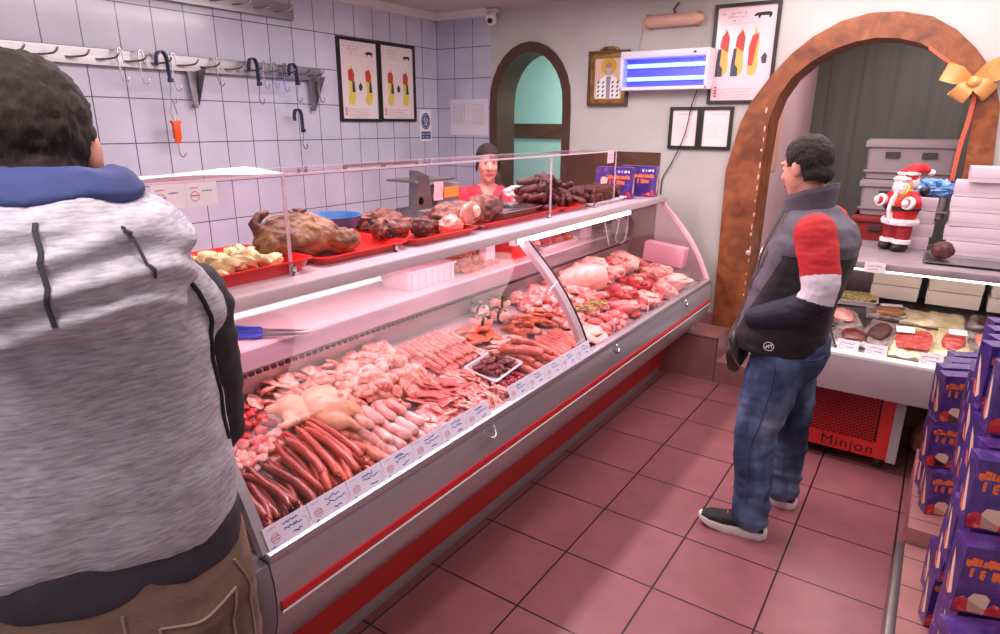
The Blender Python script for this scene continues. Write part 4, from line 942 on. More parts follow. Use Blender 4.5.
def strap_hook(y, zt, label, L=.16, x=LX+.12):
    t = thing('strap_hook', label, 'hanging hook', (x, y, zt-L), 0, 'navy strap hooks', world=True)
    b = MB(); P = [(x, y-.035, zt-.07), (x, y-.034, zt-.03), (x, y-.02, zt), (x, y+.01, zt+.004), (x, y+.03, zt-.02), (x, y+.034, zt-.07), (x, y+.036, zt-L)]
    pts = spline(P, 4); b.loft([[p+V((-.016, 0, 0)), p+V((.016, 0, 0)), p+V((.016, 0, 0))+V((0, -.006 if i > len(pts)/2 else .006, -.007)), p+V((-.016, 0, 0))+V((0, -.006 if i > len(pts)/2 else .006, -.007))] for i, p in enumerate(pts)]); part('strap', b, M_navy, t)
    b = MB(); b.box((x, y+.036, zt-L+.006), (.036, .02, .024), bevel=.004); part('clasp', b, M_navy, t)
    yy = y+.036; z = zt-L
    b = MB(); b.tube(spline([(x, yy, z), (x, yy-.004, z-.05), (x, yy-.012, z-.08), (x, yy, z-.115), (x, yy+.02, z-.118), (x, yy+.028, z-.09)], 5), .0045, 6, round_ends=True); part('wire_hook', b, M_chrome, t)
strap_hook(.42, 2.20, 'navy strap hook carrying the orange hanging scale')
strap_hook(1.03, 2.21, 'navy strap hook alone at the middle of the rail')
strap_hook(1.345, 2.20, 'navy strap hook in front of the end bracket of the rail', .13)
strap_hook(1.36, 1.90, 'lower navy strap hook hanging below the end bracket', .15)
t = thing('hanging_scale', 'small orange hanging scale below the first navy strap', 'scale', (LX+.12, .46, 1.63), world=True)
x = LX+.12
b = MB(); b.tube([(x, .445, 1.93), (x, .43, 1.86), (x, .44, 1.82), (x, .46, 1.82), (x, .468, 1.86), (x, .455, 1.93)], .004, 6, closed=True); part('ring', b, M_chrome, t)
b = MB(); b.box((x, .452, 1.765), (.03, .045, .11), bevel=.01); b.box((x, .452, 1.71), (.024, .032, .05), bevel=.008); b.box((x, .452, 1.81), (.026, .06, .018), bevel=.005); part('body', b, M_orange, t)
b = MB(); b.tube(spline([(x, .452, 1.69), (x, .45, 1.655), (x, .455, 1.62), (x, .475, 1.605), (x, .49, 1.625)], 5), .004, 6, round_ends=True); part('hook', b, M_chrome, t)
# chart posters
def poster(name, label, cat, o, u, v, n, w, h, style):
    """o = lower-left corner on the wall, u along the wall, v up, n out"""
    o, u, v, n = V(o), V(u), V(v), V(n)
    t = thing(name, label, cat, o+u*w/2, world=True, group='framed charts on the walls' if style != 'cert' else 'framed certificates'); f = .022
    b = MB()
    for (x0, y0, x1, y1) in ((0, 0, w, f), (0, h-f, w, h), (0, f, f, h-f), (w-f, f, w, h-f)): b.prism([(x0, y0), (x1, y0), (x1, y1), (x0, y1)], o, u, v, n*.022)
    part('frame', b, M_blacktrim, t)
    b = MB(); b.prism([(f, f), (w-f, f), (w-f, h-f), (f, h-f)], o, u, v, n*.01)
    part('sheet', b, mat('chart_paper', (238, 222, 222) if style != 'pig' else (236, 200, 206), .25, coat=.5), t)
    M = frameM(o+n*.0108, u, v)
    zo = [0]
    def pp(pn, polys, m, lab=None):
        b = MB(); zo[0] += .0004
        for pl in polys: b._f([b.bm.verts.new(M @ V((x*w, y*h, zo[0]))) for x, y in pl])
        part(pn, b, m, t, label=lab)
    if style == 'cert':
        b = MB(); glyphrow(b, .28*w, .82*h, .5*w, .02*h, 12, 2, M); [glyphrow(b, .2*w, (.6-.05*k)*h, (.6-.1*(k % 3))*w, .012*h, 20, k, M) for k in range(7)]; part('lettering', b, M_greyink, t); return t
    ink_c = M_blacktrim
    b = MB()
    for k, (x, wd, n_) in enumerate(((.12, .42, 12), (.22, .28, 8), (.28, .18, 5))): glyphrow(b, x*w, (.895-.035*k)*h, wd*w, .02*h, n_, k+3, M, .14)
    for k in range(4): glyphrow(b, .16*w, (.145-.03*k)*h, (.6-.08*(k % 2))*w, .011*h, 26, k+20, M)
    glyphrow(b, .12*w, .80*h, .5*w, .008*h, 24, 9, M); part('lettering', b, M_greyink, t)
    an = [(0, .3), (.1, .62), (.25, .75), (.45, .78), (.7, .80), (.92, .74), (1.0, .5), (.96, .2), (.9, .0), (.82, 0), (.84, .3), (.72, .32), (.4, .34), (.34, .02), (.25, .02), (.26, .36), (.14, .3)]
    ax, ay, aw, ah = ((.66, .80, .2, .07) if style != 'pig' else (.6, .84, .28, .075))
    pp('animal', [[(ax+aw*x, ay+ah*y) for x, y in an]], M_blacktrim, 'black animal silhouette')
    Y_ = mat('chart_yellow', (226, 206, 84) if style != 'pig' else (232, 178, 84), .4); R__ = mat('chart_red', (196, 62, 52), .4); D_ = mat('chart_dark', (56, 66, 76), .4)
    def carc(cx, cy, s, k):
        return [(cx+.10*s*x, cy+.46*y) for x, y in k]
    leg = [(-.5, .0), (.1, -.04), (.5, .04), (.62, .22), (.5, .42), (.58, .62), (.5, .76), (.2, .84), (.12, 1), (-.05, 1), (-.1, .84), (-.5, .72), (-.42, .5), (-.3, .3), (-.62, .12)]
    if style == 'pig':
        cs = ((.2, 1), (.44, 1), (.66, 1)); pp('carcass', [carc(c, .30, s*1.25, leg) for c, s in cs], Y_)
        pp('red_cuts', [[(c-.07, .58), (c+.06, .52), (c+.075, .66), (c+.03, .74), (c-.05, .68)] for c, s in cs[:2]]+[[(.59, .38), (.66, .38), (.70, .62), (.72, .70), (.62, .68), (.58, .56)]], R__)
        pp('dark_cuts', [[(c-.11, .28), (c+.0, .28), (c-.0, .36), (c-.05, .40), (c-.04, .56), (c-.09, .56), (c-.11, .40)] for c, s in cs[:2]]+[[(.80, .40), (.86, .40), (.87, .47), (.83, .51), (.78, .46)]], D_)
        pp('legend_marks', [[(.1, y), (.14, y), (.14, y+.018), (.1, y+.018)] for y in (.07, .10, .13, .16)], R__)
    else:
        cs = (.3, .72); pp('carcass', [carc(c, .22, 1.5, leg) for c in cs], Y_)
        pp('red_cuts', [[(c-.07, .50), (c+.05, .48), (c+.075, .58), (c+.03, .64), (c-.07, .62)] for c in cs], R__)
        pp('dark_cuts', [[(c+.01, .36), (c+.09, .36), (c+.07, .49), (c+.02, .49)] for c in cs]+[[(.49, .38), (.54, .38), (.57, .43), (.52, .48), (.465, .43)]], D_)
        pp('legend_marks', [[(.12, y), (.155, y), (.155, y+.02), (.12, y+.02)] for y in (.085, .12, .15)], R__)
    return t
poster('chart_poster', 'framed cattle cuts chart on the tiled wall, nearer to the hook rail', 'poster', (LX, 1.86, 1.822), (0, 1, 0), (0, 0, 1), (1, 0, 0), .437, .622, 'cow')
poster('chart_poster', 'framed cattle cuts chart on the tiled wall, nearer to the corner', 'poster', (LX, 2.30, 1.826), (0, 1, 0), (0, 0, 1), (1, 0, 0), .437, .62, 'cow')
poster('chart_poster', 'framed pig cuts chart beside the big wooden arch', 'poster', (.012, BY, 1.958), (1, 0, 0), (0, 0, 1), (0, -1, 0), .432, .642, 'pig')
poster('certificate', 'framed certificate crossed by the black lamp cable', 'certificate', (-.25, BY, 1.643), (1, 0, 0), (0, 0, 1), (0, -1, 0), .228, .296, 'cert')
poster('certificate', 'framed certificate next to the wooden arch', 'certificate', (-.02, BY, 1.643), (1, 0, 0), (0, 0, 1), (0, -1, 0), .228, .296, 'cert')
# hand washing sign
t = thing('hygiene_sign', 'small white sign with a blue hand washing symbol near the corner', 'sign', (LX, 2.88, 1.66), world=True)
b = MB(); b.prism([(0, 0), (.155, 0), (.155, .275), (0, .275)], (LX, 2.80, 1.655), (0, 1, 0), (0, 0, 1), (.004, 0, 0)); part('plate', b, M_white, t)
M_sign = mat('sign_blue', (30, 62, 140), .4); M = frameM(V((LX+.0045, 2.80, 1.655)), (0, 1, 0), (0, 0, 1))
b = MB(); b._f([b.bm.verts.new(M @ V((.0775+.062*cos(a), .175+.072*sin(a), 0))) for a in [2*pi*k/28 for k in range(28)]]); b._f([b.bm.verts.new(M @ V(p)) for p in ((.012, .02, 0), (.143, .02, 0), (.143, .085, 0), (.012, .085, 0))]); part('blue_field', b, M_sign, t)
M2 = M @ Matrix.Translation((0, 0, .0004)); b = MB()
ink(b, [(.0775+.05*cos(a), .175+.058*sin(a)) for a in [2*pi*k/24 for k in range(25)]], M2, .002)
for pl in ([(.055, .14), (.075, .15), (.10, .17), (.105, .19)], [(.06, .16), (.08, .185), (.10, .20)], [(.05, .175), (.065, .205), (.08, .215)], [(.075, .15), (.09, .14), (.10, .145)]): ink(b, pl, M2, .004)
glyphrow(b, .02, .058, .115, .014, 13, 4, M2); glyphrow(b, .03, .032, .09, .014, 10, 5, M2); part('white_symbol', b, M_white, t)
# two plastic sleeves with papers on the tiled corner
for x, lab, sd in ((-2.335, 'pale paper in a plastic sleeve on the corner tiles, left one', 1), (-2.12, 'pale paper in a plastic sleeve beside the doorway trim', 2)):
    t = thing('paper_notice', lab, 'notice', (x+.1, BY, 1.71), world=True, group='notices in the corner')
    b = MB(); b.prism([(0, 0), (.21, 0), (.21, .31), (0, .31)], (x, BY, 1.71), (1, 0, 0), (0, 0, 1), (0, -.004, 0)); part('sheet', b, mat('sleeve_paper', (216, 208, 218), .35), t)
    M = frameM(V((x, BY-.0045, 1.71)), (1, 0, 0), (0, 0, 1)); b = MB(); [glyphrow(b, .03, .26-.02*k, .14, .007, 20, k+sd, M) for k in range(9)]; part('lettering', b, M_greyink, t)
# camera
t = thing('security_camera', 'small white dome camera in the ceiling corner', 'camera', (-1.84, 3.0, 2.62))
b = MB(); b.box((0, .03, .095), (.09, .06, .03), bevel=.006); b.tube([(0, 0.03, .09), (0, 0, .05)], [.03, .04], 14); part('mount', b, M_white, t)
b = MB(); b.lathe([(0, -.05), (.03, -.045), (.045, -.02), (.048, .01), (.04, .04), (0, .05)], (0, 0, .03), 18, rx(.5)); part('body', b, M_white, t)
b = MB(); b.blob((0.012, -.036, .012), (.024, .02, .024), 1, 0, 1, 2); part('lens', b, M_black, t)
# icon
t = thing('icon_picture', 'small framed icon of a haloed figure in a checked robe', 'picture', (-.765, BY, 1.95), world=True)
W_, H_ = .335, .40; o = V((-.932, BY, 1.952)); M_gold = mat('gold_frame', [(.3, (116, 84, 40)), (.7, (176, 140, 76))], .35, .6, 20, bump=.3)
b = MB()
for (a, m_) in ((0, 0), ):
    f = .02
    for (x0, y0, x1, y1) in ((0, 0, W_, f), (0, H_-f, W_, H_), (0, f, f, H_-f), (W_-f, f, W_, H_-f)): b.prism([(x0, y0), (x1, y0), (x1, y1), (x0, y1)], o, (1, 0, 0), (0, 0, 1), (0, -.035, 0))
part('frame', b, M_dado, t)
b = MB(); f0, f1 = .02, .05
for (x0, y0, x1, y1) in ((f0, f0, W_-f0, f1), (f0, H_-f1, W_-f0, H_-f0), (f0, f1, f1, H_-f1), (W_-f1, f1, W_-f0, H_-f1)): b.prism([(x0, y0), (x1, y0), (x1, y1), (x0, y1)], o, (1, 0, 0), (0, 0, 1), (0, -.026, 0))
for k in range(9): b.blob(o+V((W_*.3+k*W_*.05, -.02, H_+.008+.012*sin(pi*k/8))), (.012, .012, .012), k, .3, 2, 2)
part('gold_moulding', b, M_gold, t, label='carved gold moulding')
b = MB(); b.prism([(f1, f1), (W_-f1, f1), (W_-f1, H_-f1), (f1, H_-f1)], o, (1, 0, 0), (0, 0, 1), (0, -.012, 0)); part('panel', b, mat('icon_ground', [(.3, (206, 166, 150)), (.7, (226, 196, 180))], .3), t)
M = frameM(o+V((0, -.0125, 0)), (1, 0, 0), (0, 0, 1))
def flat(pn, polys, m, z):
    b = MB()
    for pl in polys: b._f([b.bm.verts.new(M @ V((x*W_, y*H_, z))) for x, y in pl])
    part(pn, b, m, t)
flat('halo', [[(.5+.19*cos(a), .72+.16*sin(a)) for a in [2*pi*k/24 for k in range(24)]]], mat('halo_gold', (226, 190, 60), .25, .4), .0004)
flat('robe', [[(.2, .14), (.8, .14), (.78, .38), (.68, .52), (.56, .56), (.44, .56), (.3, .5), (.2, .36)]], M_white, .0008)
flat('checks', [[(x, y), (x+.05, y+.02), (x+.06, y+.06), (x+.02, y+.05)] for x in (.22, .34, .58, .70) for y in (.16, .24, .32, .40)], M_blacktrim, .0012)
flat('stole', [[(.46, .14), (.54, .14), (.56, .54), (.44, .54)]], mat('stole_grey', (150, 140, 150), .5), .0014)
flat('face', [[(.5+.085*cos(a), .71+.09*sin(a)) for a in [2*pi*k/18 for k in range(18)]]], mat('icon_face', (176, 120, 96), .5), .0012)
flat('beard', [[(.42, .70), (.58, .70), (.56, .60), (.5, .55), (.44, .60)]], mat('icon_beard', (170, 164, 170), .5), .0016)
# insect killer lamp
t = thing('insect_killer', 'white insect killer with two blue glowing tubes on the wall', 'insect lamp', (-.3, BY, 2.05), world=True)
x0, x1, z0, z1 = -.62, .035, 2.055, 2.325
b = MB(); b.box(((x0+x1)/2, BY-.02, (z0+z1)/2), (x1-x0, .03, z1-z0), bevel=.006)
b.box(((x0+x1)/2, BY-.07, z1-.025), (x1-x0-.01, .12, .05), bevel=.01); b.box(((x0+x1)/2, BY-.07, z0+.012), (x1-x0, .12, .024), bevel=.006)
for x in (x0+.012, x1-.012): b.box((x, BY-.07, (z0+z1)/2), (.022, .12, z1-z0), bevel=.005)
part('housing', b, mat('lamp_housing', (226, 222, 232), .35), t)
for z in (2.135, 2.225):
    b = MB(); b.cyl((x0+.04, BY-.075, z), (x1-.04, BY-.075, z), .014, n=12); part('tube', b, emis('blue_tube', (110, 140, 255), 5), t, label='blue glowing tube')
b = MB(); b.box(((x0+x1)/2, BY-.04, 2.17), (x1-x0-.05, .004, .2)); part('reflector', b, mat('violet_reflector', (108, 104, 214), .3, .3), t)
b = MB()
for k in range(33): b.cyl((x0+.035+k*.0183, BY-.118, z0+.02), (x0+.035+k*.0183, BY-.118, z1-.045), .0012, n=5)
for k in range(4): b.cyl((x0+.03, BY-.118, z0+.05+k*.05), (x1-.03, BY-.118, z0+.05+k*.05), .0012, n=5)
part('grid', b, M_chrome, t)
b = MB(); b.box((x1-.1, BY-.131, z1-.025), (.02, .004, .012)); part('switch', b, M_black, t)
b = MB()
for x in (x0+.09, x1-.1): b.cyl((x, BY-.02, z1), (x+.02, BY-.02, 2.50), .0018, n=5)
part('hanging_wire', b, M_steeld, t)
b = MB(); b.tube(spline([(-.06, BY-.02, 2.06), (-.09, BY-.028, 1.95), (-.12, BY-.03, 1.75), (-.2, BY-.02, 1.55), (-.27, BY-.014, 1.42), (-.275, BY-.012, 1.28)], 6), .004, 6)
single('lamp_cable', b, M_black, 'thin black cable running down from the insect lamp', 'cable')
t = thing('emergency_lamp', 'long beige emergency lamp high above the insect lamp', 'lamp', (-.27, BY, 2.47), world=True)
b = MB(); b.tube([(-.47, BY-.04, 2.525), (-.45, BY-.045, 2.525), (-.10, BY-.045, 2.525), (-.08, BY-.04, 2.525)], [.03, .042, .042, .03], 14, round_ends=True); part('diffuser', b, mat('beige_diffuser', (214, 170, 150), .35), t)
b = MB(); b.box((-.455, BY-.035, 2.525), (.03, .07, .095), bevel=.01); b.box((-.095, BY-.035, 2.525), (.03, .07, .095), bevel=.01); part('end_cap', b, mat('tan_cap', (176, 120, 92), .4), t)
b = MB(); b.tube([(-.27, BY-.015, 2.57), (-.28, BY-.02, 2.60), (-.25, BY-.015, 2.64)], .007, 6); part('cord', b, M_dado, t)
# bow and ribbon on the arch
t = thing('ribbon_bow', 'large golden paper bow fixed to the wooden arch', 'bow', (1.6, BY-.03, 2.0), world=True)
M_bow = mat('gold_paper', [(.3, (190, 128, 66)), (.7, (226, 170, 104))], .4, scale=6, bump=.1)
c = V((1.545, BY-.06, 2.07))
def loop(b, d1, L, w, tw=.03):
    d1 = V(d1).normalized(); s = V((0, -1, 0)); side = d1.cross(s).normalized()
    pts = [c, c+d1*L*.5+s*tw*1.6, c+d1*L+s*tw*.8, c+d1*L*.95-s*tw*.2+side*.01, c+d1*L*.45-s*tw*.3, c]
    P = spline(pts, 5); b.sheet([[p-side*w*(.25+.75*min(1, (p-c).length/(L*.6))), p+side*w*(.25+.75*min(1, (p-c).length/(L*.6)))] for p in P])
b = MB(); loop(b, (-1, 0, .35), .15, .05); part('loop', b, M_bow, t)
b = MB(); loop(b, (1, 0, .5), .17, .06); part('loop', b, M_bow, t)
b = MB(); loop(b, (.7, 0, -.5), .12, .045); part('loop', b, M_bow, t)
b = MB(); loop(b, (-.5, 0, -.8), .12, .045); part('loop', b, M_bow, t)
b = MB(); b.blob(c+V((.01, -.03, -.01)), (.035, .03, .03), 2, .2, 2, 3); part('knot', b, M_bow, t)
b = MB(); b.sheet([[p+V((0, 0, .012)), p-V((0, 0, .012))] for p in spline([(1.50, BY-.035, 2.10), (1.42, BY-.04, 2.17), (1.36, BY-.04, 2.215), (1.30, BY-.035, 2.26)], 5)])
b.sheet([[p+V((.012, 0, 0)), p-V((.012, 0, 0))] for p in spline([(1.57, BY-.06, 2.03), (1.565, BY-.06, 1.85), (1.55, BY-.06, 1.7), (1.545, BY-.06, 1.5)], 5)]); part('ribbon', b, mat('copper_ribbon', (196, 92, 66), .4), t, label='copper ribbon tails')
# ------------------------------------------------------------------ the low chilled table on the far side of the shop
tb = thing('chilled_table', 'low grey chilled table with a red perforated front panel and a steel shelf above', 'display table', (1.5, 2.35, 0), world=True)
TX0, TX1, TY0, TY1 = .93, 2.35, 1.86, 2.98
TDZ = lambda y: .635+(y-1.9)*.26           # sloping display bed
b = MB()
b.box(((TX0+TX1)/2, TY0+.02, .56), (TX1-TX0, .04, .20), bevel=.006)
b.box((TX0+.02, 2.4, .60), (.04, 1.04, .28)); b.box((TX1-.02, 2.4, .60), (.04, 1.04, .28)); b.box(((TX0+TX1)/2, 2.4, .47), (TX1-TX0-.06, 1.0, .03)); b.box(((TX0+TX1)/2, 2.94, .7), (TX1-TX0, .04, .4))
part('body', b, mat('table_grey_enamel', [(.3, (172, 156, 160)), (.7, (184, 168, 172))], .4, .2, scale=6), tb)
b = MB(); b.box(((TX0+TX1)/2, TY0+.035, .664), (TX1-TX0, .07, .02), bevel=.004); part('front_ledge', b, M_white, tb, label='pale front ledge')
b = MB(); extrY = [(TY0+.05, TDZ(TY0+.05)-.02), (TY1-.05, TDZ(TY1-.05)-.02), (TY1-.05, TDZ(TY1-.05)), (TY0+.05, TDZ(TY0+.05))]
A = [b.bm.verts.new((TX0+.04, y, z)) for y, z in extrY]; B_ = [b.bm.verts.new((TX1-.04, y, z)) for y, z in extrY]; b._f(A); b._f(B_[::-1])
for i in range(4): b._f([A[i], B_[i], B_[(i+1) % 4], A[(i+1) % 4]])
part('bed', b, M_steel, tb)
# red panel with a diamond mesh and the word Minjon
PY = 1.985; px0, px1, pz0, pz1 = .965, 1.50, .075, .455
b = MB()
for (x0, z0, x1, z1) in ((px0, pz0, px1, pz0+.085), (px0, pz1-.03, px1, pz1), (px0, pz0+.085, px0+.06, pz1-.03), (px1-.06, pz0+.085, px1, pz1-.03)): b.box(((x0+x1)/2, PY, (z0+z1)/2), (x1-x0, .012, z1-z0))
rp = part('red_panel', b, M_red, tb, label='red front panel')
b = MB(); gx0, gx1, gz0, gz1 = px0+.06, px1-.06, pz0+.085, pz1-.03
st = .03; w_ = .0058
nx = int((gx1-gx0)/st)+1; nz = int((gz1-gz0)/(st*.62))+1
for i in range(nx):
    for j in range(nz):
        x = gx0+i*st; z = gz0+j*st*.62
        for sx in (-1, 1):
            xe = x+sx*st/2; ze = z+st*.31
            if gx0 <= xe <= gx1 and ze <= gz1+.005 and x <= gx1:
                d = V((xe-x, 0, ze-z)).normalized(); n = V((-d.z, 0, d.x))*w_*.5
                z_ = z+st*.31*2 if False else None
                b._f([b.bm.verts.new(V((x, PY-.002, z))+n), b.bm.verts.new(V((x, PY-.002, z))-n), b.bm.verts.new(V((xe, PY-.002, ze))-n), b.bm.verts.new(V((xe, PY-.002, ze))+n)])
                x2 = x+sx*st; b._f([b.bm.verts.new(V((xe, PY-.002, ze))+V((n.x, 0, -n.z))), b.bm.verts.new(V((xe, PY-.002, ze))-V((n.x, 0, -n.z))), b.bm.verts.new(V((x, PY-.002, z+st*.62))-V((n.x, 0, -n.z))), b.bm.verts.new(V((x, PY-.002, z+st*.62))+V((n.x, 0, -n.z)))])
part('mesh_grille', b, M_red, rp)
b = MB(); b.box(((gx0+gx1)/2, PY+.012, (gz0+gz1)/2), (gx1-gx0, .006, gz1-gz0)); part('dark_back', b, M_black, rp)
b = MB(); text_into(b, 'Minjon', .082, frameM(V((1.305, PY-.0068, pz0+.043)), (1, 0, 0), (0, 0, 1)), xs=1.05, spacing=1.12); part('lettering', b, mat('black_lettering', (40, 18, 20), .5), rp, label='black lettering Minjon')
MATS['post'] = mat('pale_grey_post', (166, 160, 164), .4)
b = MB(); b.box((.945, PY, .27), (.04, .03, .40)); part('side_post', b, MATS['post'], tb)
b = MB(); b.box((1.523, PY+.0, .27), (.045, .03, .40)); part('side_post', b, MATS['post'], tb)
b = MB(); b.box((1.24, 2.42, .265), (.56, .82, .38)); part('machine_box', b, M_darkgrey, tb)
for x, y in ((1.46, 1.99+.05), (1.02, 2.04), (1.46, 2.8), (1.02, 2.8), (2.25, 2.04), (2.25, 2.8)):
    b = MB(); b.cyl((x-.016, y, .04), (x+.016, y, .04), .04, n=18); w__ = part('caster', b, M_black, tb); b = MB(); b.box((x, y, .075 if x < 2 else .25), (.05, .04, .03 if x < 2 else .40)); part('fork', b, M_steeld, w__)
# upper shelf
b = MB(); b.box(((TX0+TX1)/2-.06, 2.62, 1.08), (TX1-TX0+.12, .80, .04), bevel=.008); sh2 = part('upper_shelf', b, mat('shelf_grey_steel', [(.3, (150, 136, 142)), (.7, (166, 152, 158))], .35, .3, scale=10), tb)
for x in (1.515, 1.80, .97, 2.28):
    b = MB(); b.box((x, 2.72, .91), (.03, .05, .34)); part('upright', b, M_darkgrey, sh2)
b = MB(); b.cyl((1.0, 2.30, 1.045), (2.25, 2.30, 1.045), .009, n=10); part('lamp_tube', b, emis('warm_tube', (255, 246, 226), 5), sh2, label='warm white tube under the shelf')
# cartons on the bed below the shelf and on the shelf
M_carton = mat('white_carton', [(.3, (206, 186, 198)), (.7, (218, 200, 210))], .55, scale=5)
M_cartonlit = mat('lit_cream_carton', [(.3, (240, 236, 222)), (.7, (250, 246, 236))], .55, scale=5)  # brighter carton copy: warm glow under the shelf put into the colour
def carton(c, w, d, h, label, rot=0, group=None, m=None):
    t = thing('white_carton', label, 'carton', c, rot, group)
    b = MB(); b.box((0, 0, h*.40), (w*.985, d*.985, h*.8), bevel=.002); part('tray_half', b, m or M_carton, t)
    b = MB(); b.box((0, 0, h*.64), (w, d, h*.70), bevel=.003); part('lid', b, m or M_carton, t)
    return t
names3 = ('bottom', 'middle', 'top')
for k, (x, w, n) in enumerate(((1.375, .24, 'left of the dark upright'), (1.66, .255, 'between the two dark uprights'), (1.93, .22, 'past the second dark upright'))):
    for l in range(2):
        carton((x+(.004 if l else 0), 2.66-.0, TDZ(2.66)+.006+l*.084), w, .24, .08, f"{('lower', 'upper')[l]} lamplit cream carton under the steel shelf, {('beside the price note', 'between the two dark uprights', 'past the second dark upright')[k]}", 0, 'cream cartons under the steel shelf', M_cartonlit)
ordl = ['lowest', 'second', 'third', 'fourth', 'fifth', 'topmost']
sx = [1.675, 1.66, 1.665, 1.66, 1.665, 1.72]
hh = .082; z = 1.101
for l in range(6):
    carton((sx[l]+.06, 2.86 if l < 5 else 2.83, z), .32 if l < 5 else .32, .26, hh, f'{ordl[l]} white carton in the tall stack beside the figurine, counting up', random.uniform(-.04, .04), 'white cartons stacked on the steel shelf'); z += hh+.0015
z = 1.101
for l in range(4):
    carton((1.42+.01*(l % 2), 2.93, z), .15, .2, .076, f"{['lowest', 'second', 'third', 'topmost'][l]} white carton in the short stack behind the figurine", random.uniform(-.05, .05), 'short carton stack behind the figurine'); z += .077
# blue bag on the short stack
b = MB(); b.blob((1.47, 2.93, z+.05), (.10, .07, .055), 5, .5, 2.4, 4); single('blue_bag', b, mat('blue_plastic_bag', [(.3, (60, 120, 190)), (.7, (130, 180, 226))], .3, scale=10, coat=.4), 'crumpled blue plastic bag lying on the short carton stack', 'bag')
# steel platter with a dark smoked lump
t = thing('steel_platter', 'flat steel platter on the shelf under the dark round lump', 'platter', (1.72, 2.50, 1.101)); b = MB(); tray(b, .46, .30, .014); part('platter', b, M_steel, t)
b = MB(); b.blob((1.565, 2.53, 1.107+.048), (.055, .05, .05), 9, .12, 1.5, 4, flat=-.045); single('smoked_lump', b, K_dry, 'dark round smoked lump standing on the steel platter', 'smoked meat')
b = MB(); b.blob((1.90, 2.48, 1.11+.028), (.06, .05, .03), 11, .3, 1.5, 3, flat=-.026); single('meat_piece', b, K_pork, 'reddish meat piece on the platter at the photo edge', 'meat')
t = thing('shelf_note', 'pale price note hanging from the front of the steel shelf', 'note', (1.275, 2.213, 1.055)); b = MB(); b.box((0, 0, .02), (.10, .003, .055)); part('paper', b, M_paper, t)
b = MB(); M = Matrix.Translation((0, -.0018, .02)) @ FX; ink(b, scribble(b, -.04, .004, .075, .01, 12, 31), M, .001); ink(b, scribble(b, -.03, -.014, .05, .008, 9, 32), M, .001); part('handwriting', b, M_blueink, t)
# things on the bed: packs, tags
M_goldfoil = mat('gold_foil_pack', [(.3, (214, 190, 140)), (.55, (238, 224, 188)), (.8, (250, 244, 226))], .25, .3, 14, bump=.8, bscale=30)
M_darkfoil = mat('dark_vacuum_pack', [(.3, (66, 54, 54)), (.55, (150, 134, 132)), (.75, (220, 208, 206))], .22, .2, 9, dist=1, bump=.5, bscale=30, coat=.5)
def pack(name, c, w, d, label, foil, meatm, rot=0, slices=0, lab=True, tilt=.26, group=None, meat_off=(0, -.01)):
    t = thing(name, label, 'meat pack', c, rot, group); t.rotation_euler = (tilt, 0, rot)
    b = MB(); g = []
    for i in range(13):
        row = []
        for j in range(13):
            u, v = i/12-.5, j/12-.5
            e = max(abs(u), abs(v))*2
            row.append(V((u*w, v*d, .012+.014*(1-e**3)+.014*noise.noise(V((u*6+c[0]*9, v*6, c[1]*5)))+.008*noise.noise(V((u*19, v*19, c[0]*7))))))
        g.append(row)
    b.sheet(g); b.loft([[g[i][0] for i in range(13)]+[g[12][j] for j in range(1, 13)]+[g[i][12] for i in range(11, -1, -1)]+[g[0][j] for j in range(11, 0, -1)], [V((p.x, p.y, .0)) for p in [g[i][0] for i in range(13)]+[g[12][j] for j in range(1, 13)]+[g[i][12] for i in range(11, -1, -1)]+[g[0][j] for j in range(11, 0, -1)]]], cap=False)
    part('foil', b, foil, t)
    if meatm:
        if slices:
            for k in range(slices):
                b = MB(); x = meat_off[0]-.055+k*.11/max(1, slices-1)
                pts = [V((x+.028*cos(a)*(1+.1*sin(3*a)), meat_off[1]+.085*sin(a)*d/.28, .030+k*.0016+.003*cos(a))) for a in [2*pi*q/18 for q in range(18)]]
                b.loft([pts, [p+V((0, 0, .003)) for p in pts]]); part('ham_slice', b, meatm, t)
        else:
            b = MB(); b.blob((meat_off[0], meat_off[1], .028), (w*.33, d*.34, .018), 7, .2, 1.5, 3); part('meat', b, meatm, t)
    if lab:
        b = MB(); b.box((-.2*w if slices else .01, .20*d, .047), (.40*w if slices else .5*w, .20*d, .002), rot=rz(.1)); part('label', b, M_paper, t)
    return t
K_pros = meat('sliced_ham', [(.3, (150, 44, 44)), (.55, (186, 74, 70)), (.72, (222, 140, 128))], .3, 12, stretch=(1, 4, 1))
def onb(x, y, dz=.004): return (x, y, TDZ(y)+dz)
pack('foil_pack', onb(1.515, 2.14), .21, .32, 'gold foil pack of fanned red ham slices with a blank label', M_goldfoil, K_pros, .04, 6, group=None)
pack('foil_pack', onb(1.69, 2.20), .16, .28, 'gold foil pack with one red meat block and a label, beside the sliced ham', M_goldfoil, K_pros, -.06, 0)
pack('foil_pack', onb(1.58, 2.42), .30, .16, 'wide empty looking gold foil pack behind the sliced ham', M_goldfoil, None, .05, 0, False)
pack('vacuum_pack', onb(1.24, 2.10), .20, .20, 'dark vacuum pack close to the standing man', M_darkfoil, K_liver, .3, 0, False)
pack('vacuum_pack', onb(1.36, 2.17, .012), .16, .26, 'dark wrinkled vacuum pack beside the sliced ham pack', M_darkfoil, K_dry, -.2, 0, False)
pack('vacuum_pack', onb(1.15, 2.30), .18, .22, 'pale vacuum pack with a ring of meat, half behind the man', M_darkfoil, K_hamcut, .4, 0, False)
pack('vacuum_pack', onb(1.37, 2.42), .22, .14, 'small clear pack of brown rolls behind the dark packs', M_darkfoil, K_roast, .1, 0, True)
pack('vacuum_pack', onb(1.83, 2.24), .17, .22, 'pack of fatty pink meat next to the purple boxes', M_darkfoil, K_hamcut, .2, 0, False)
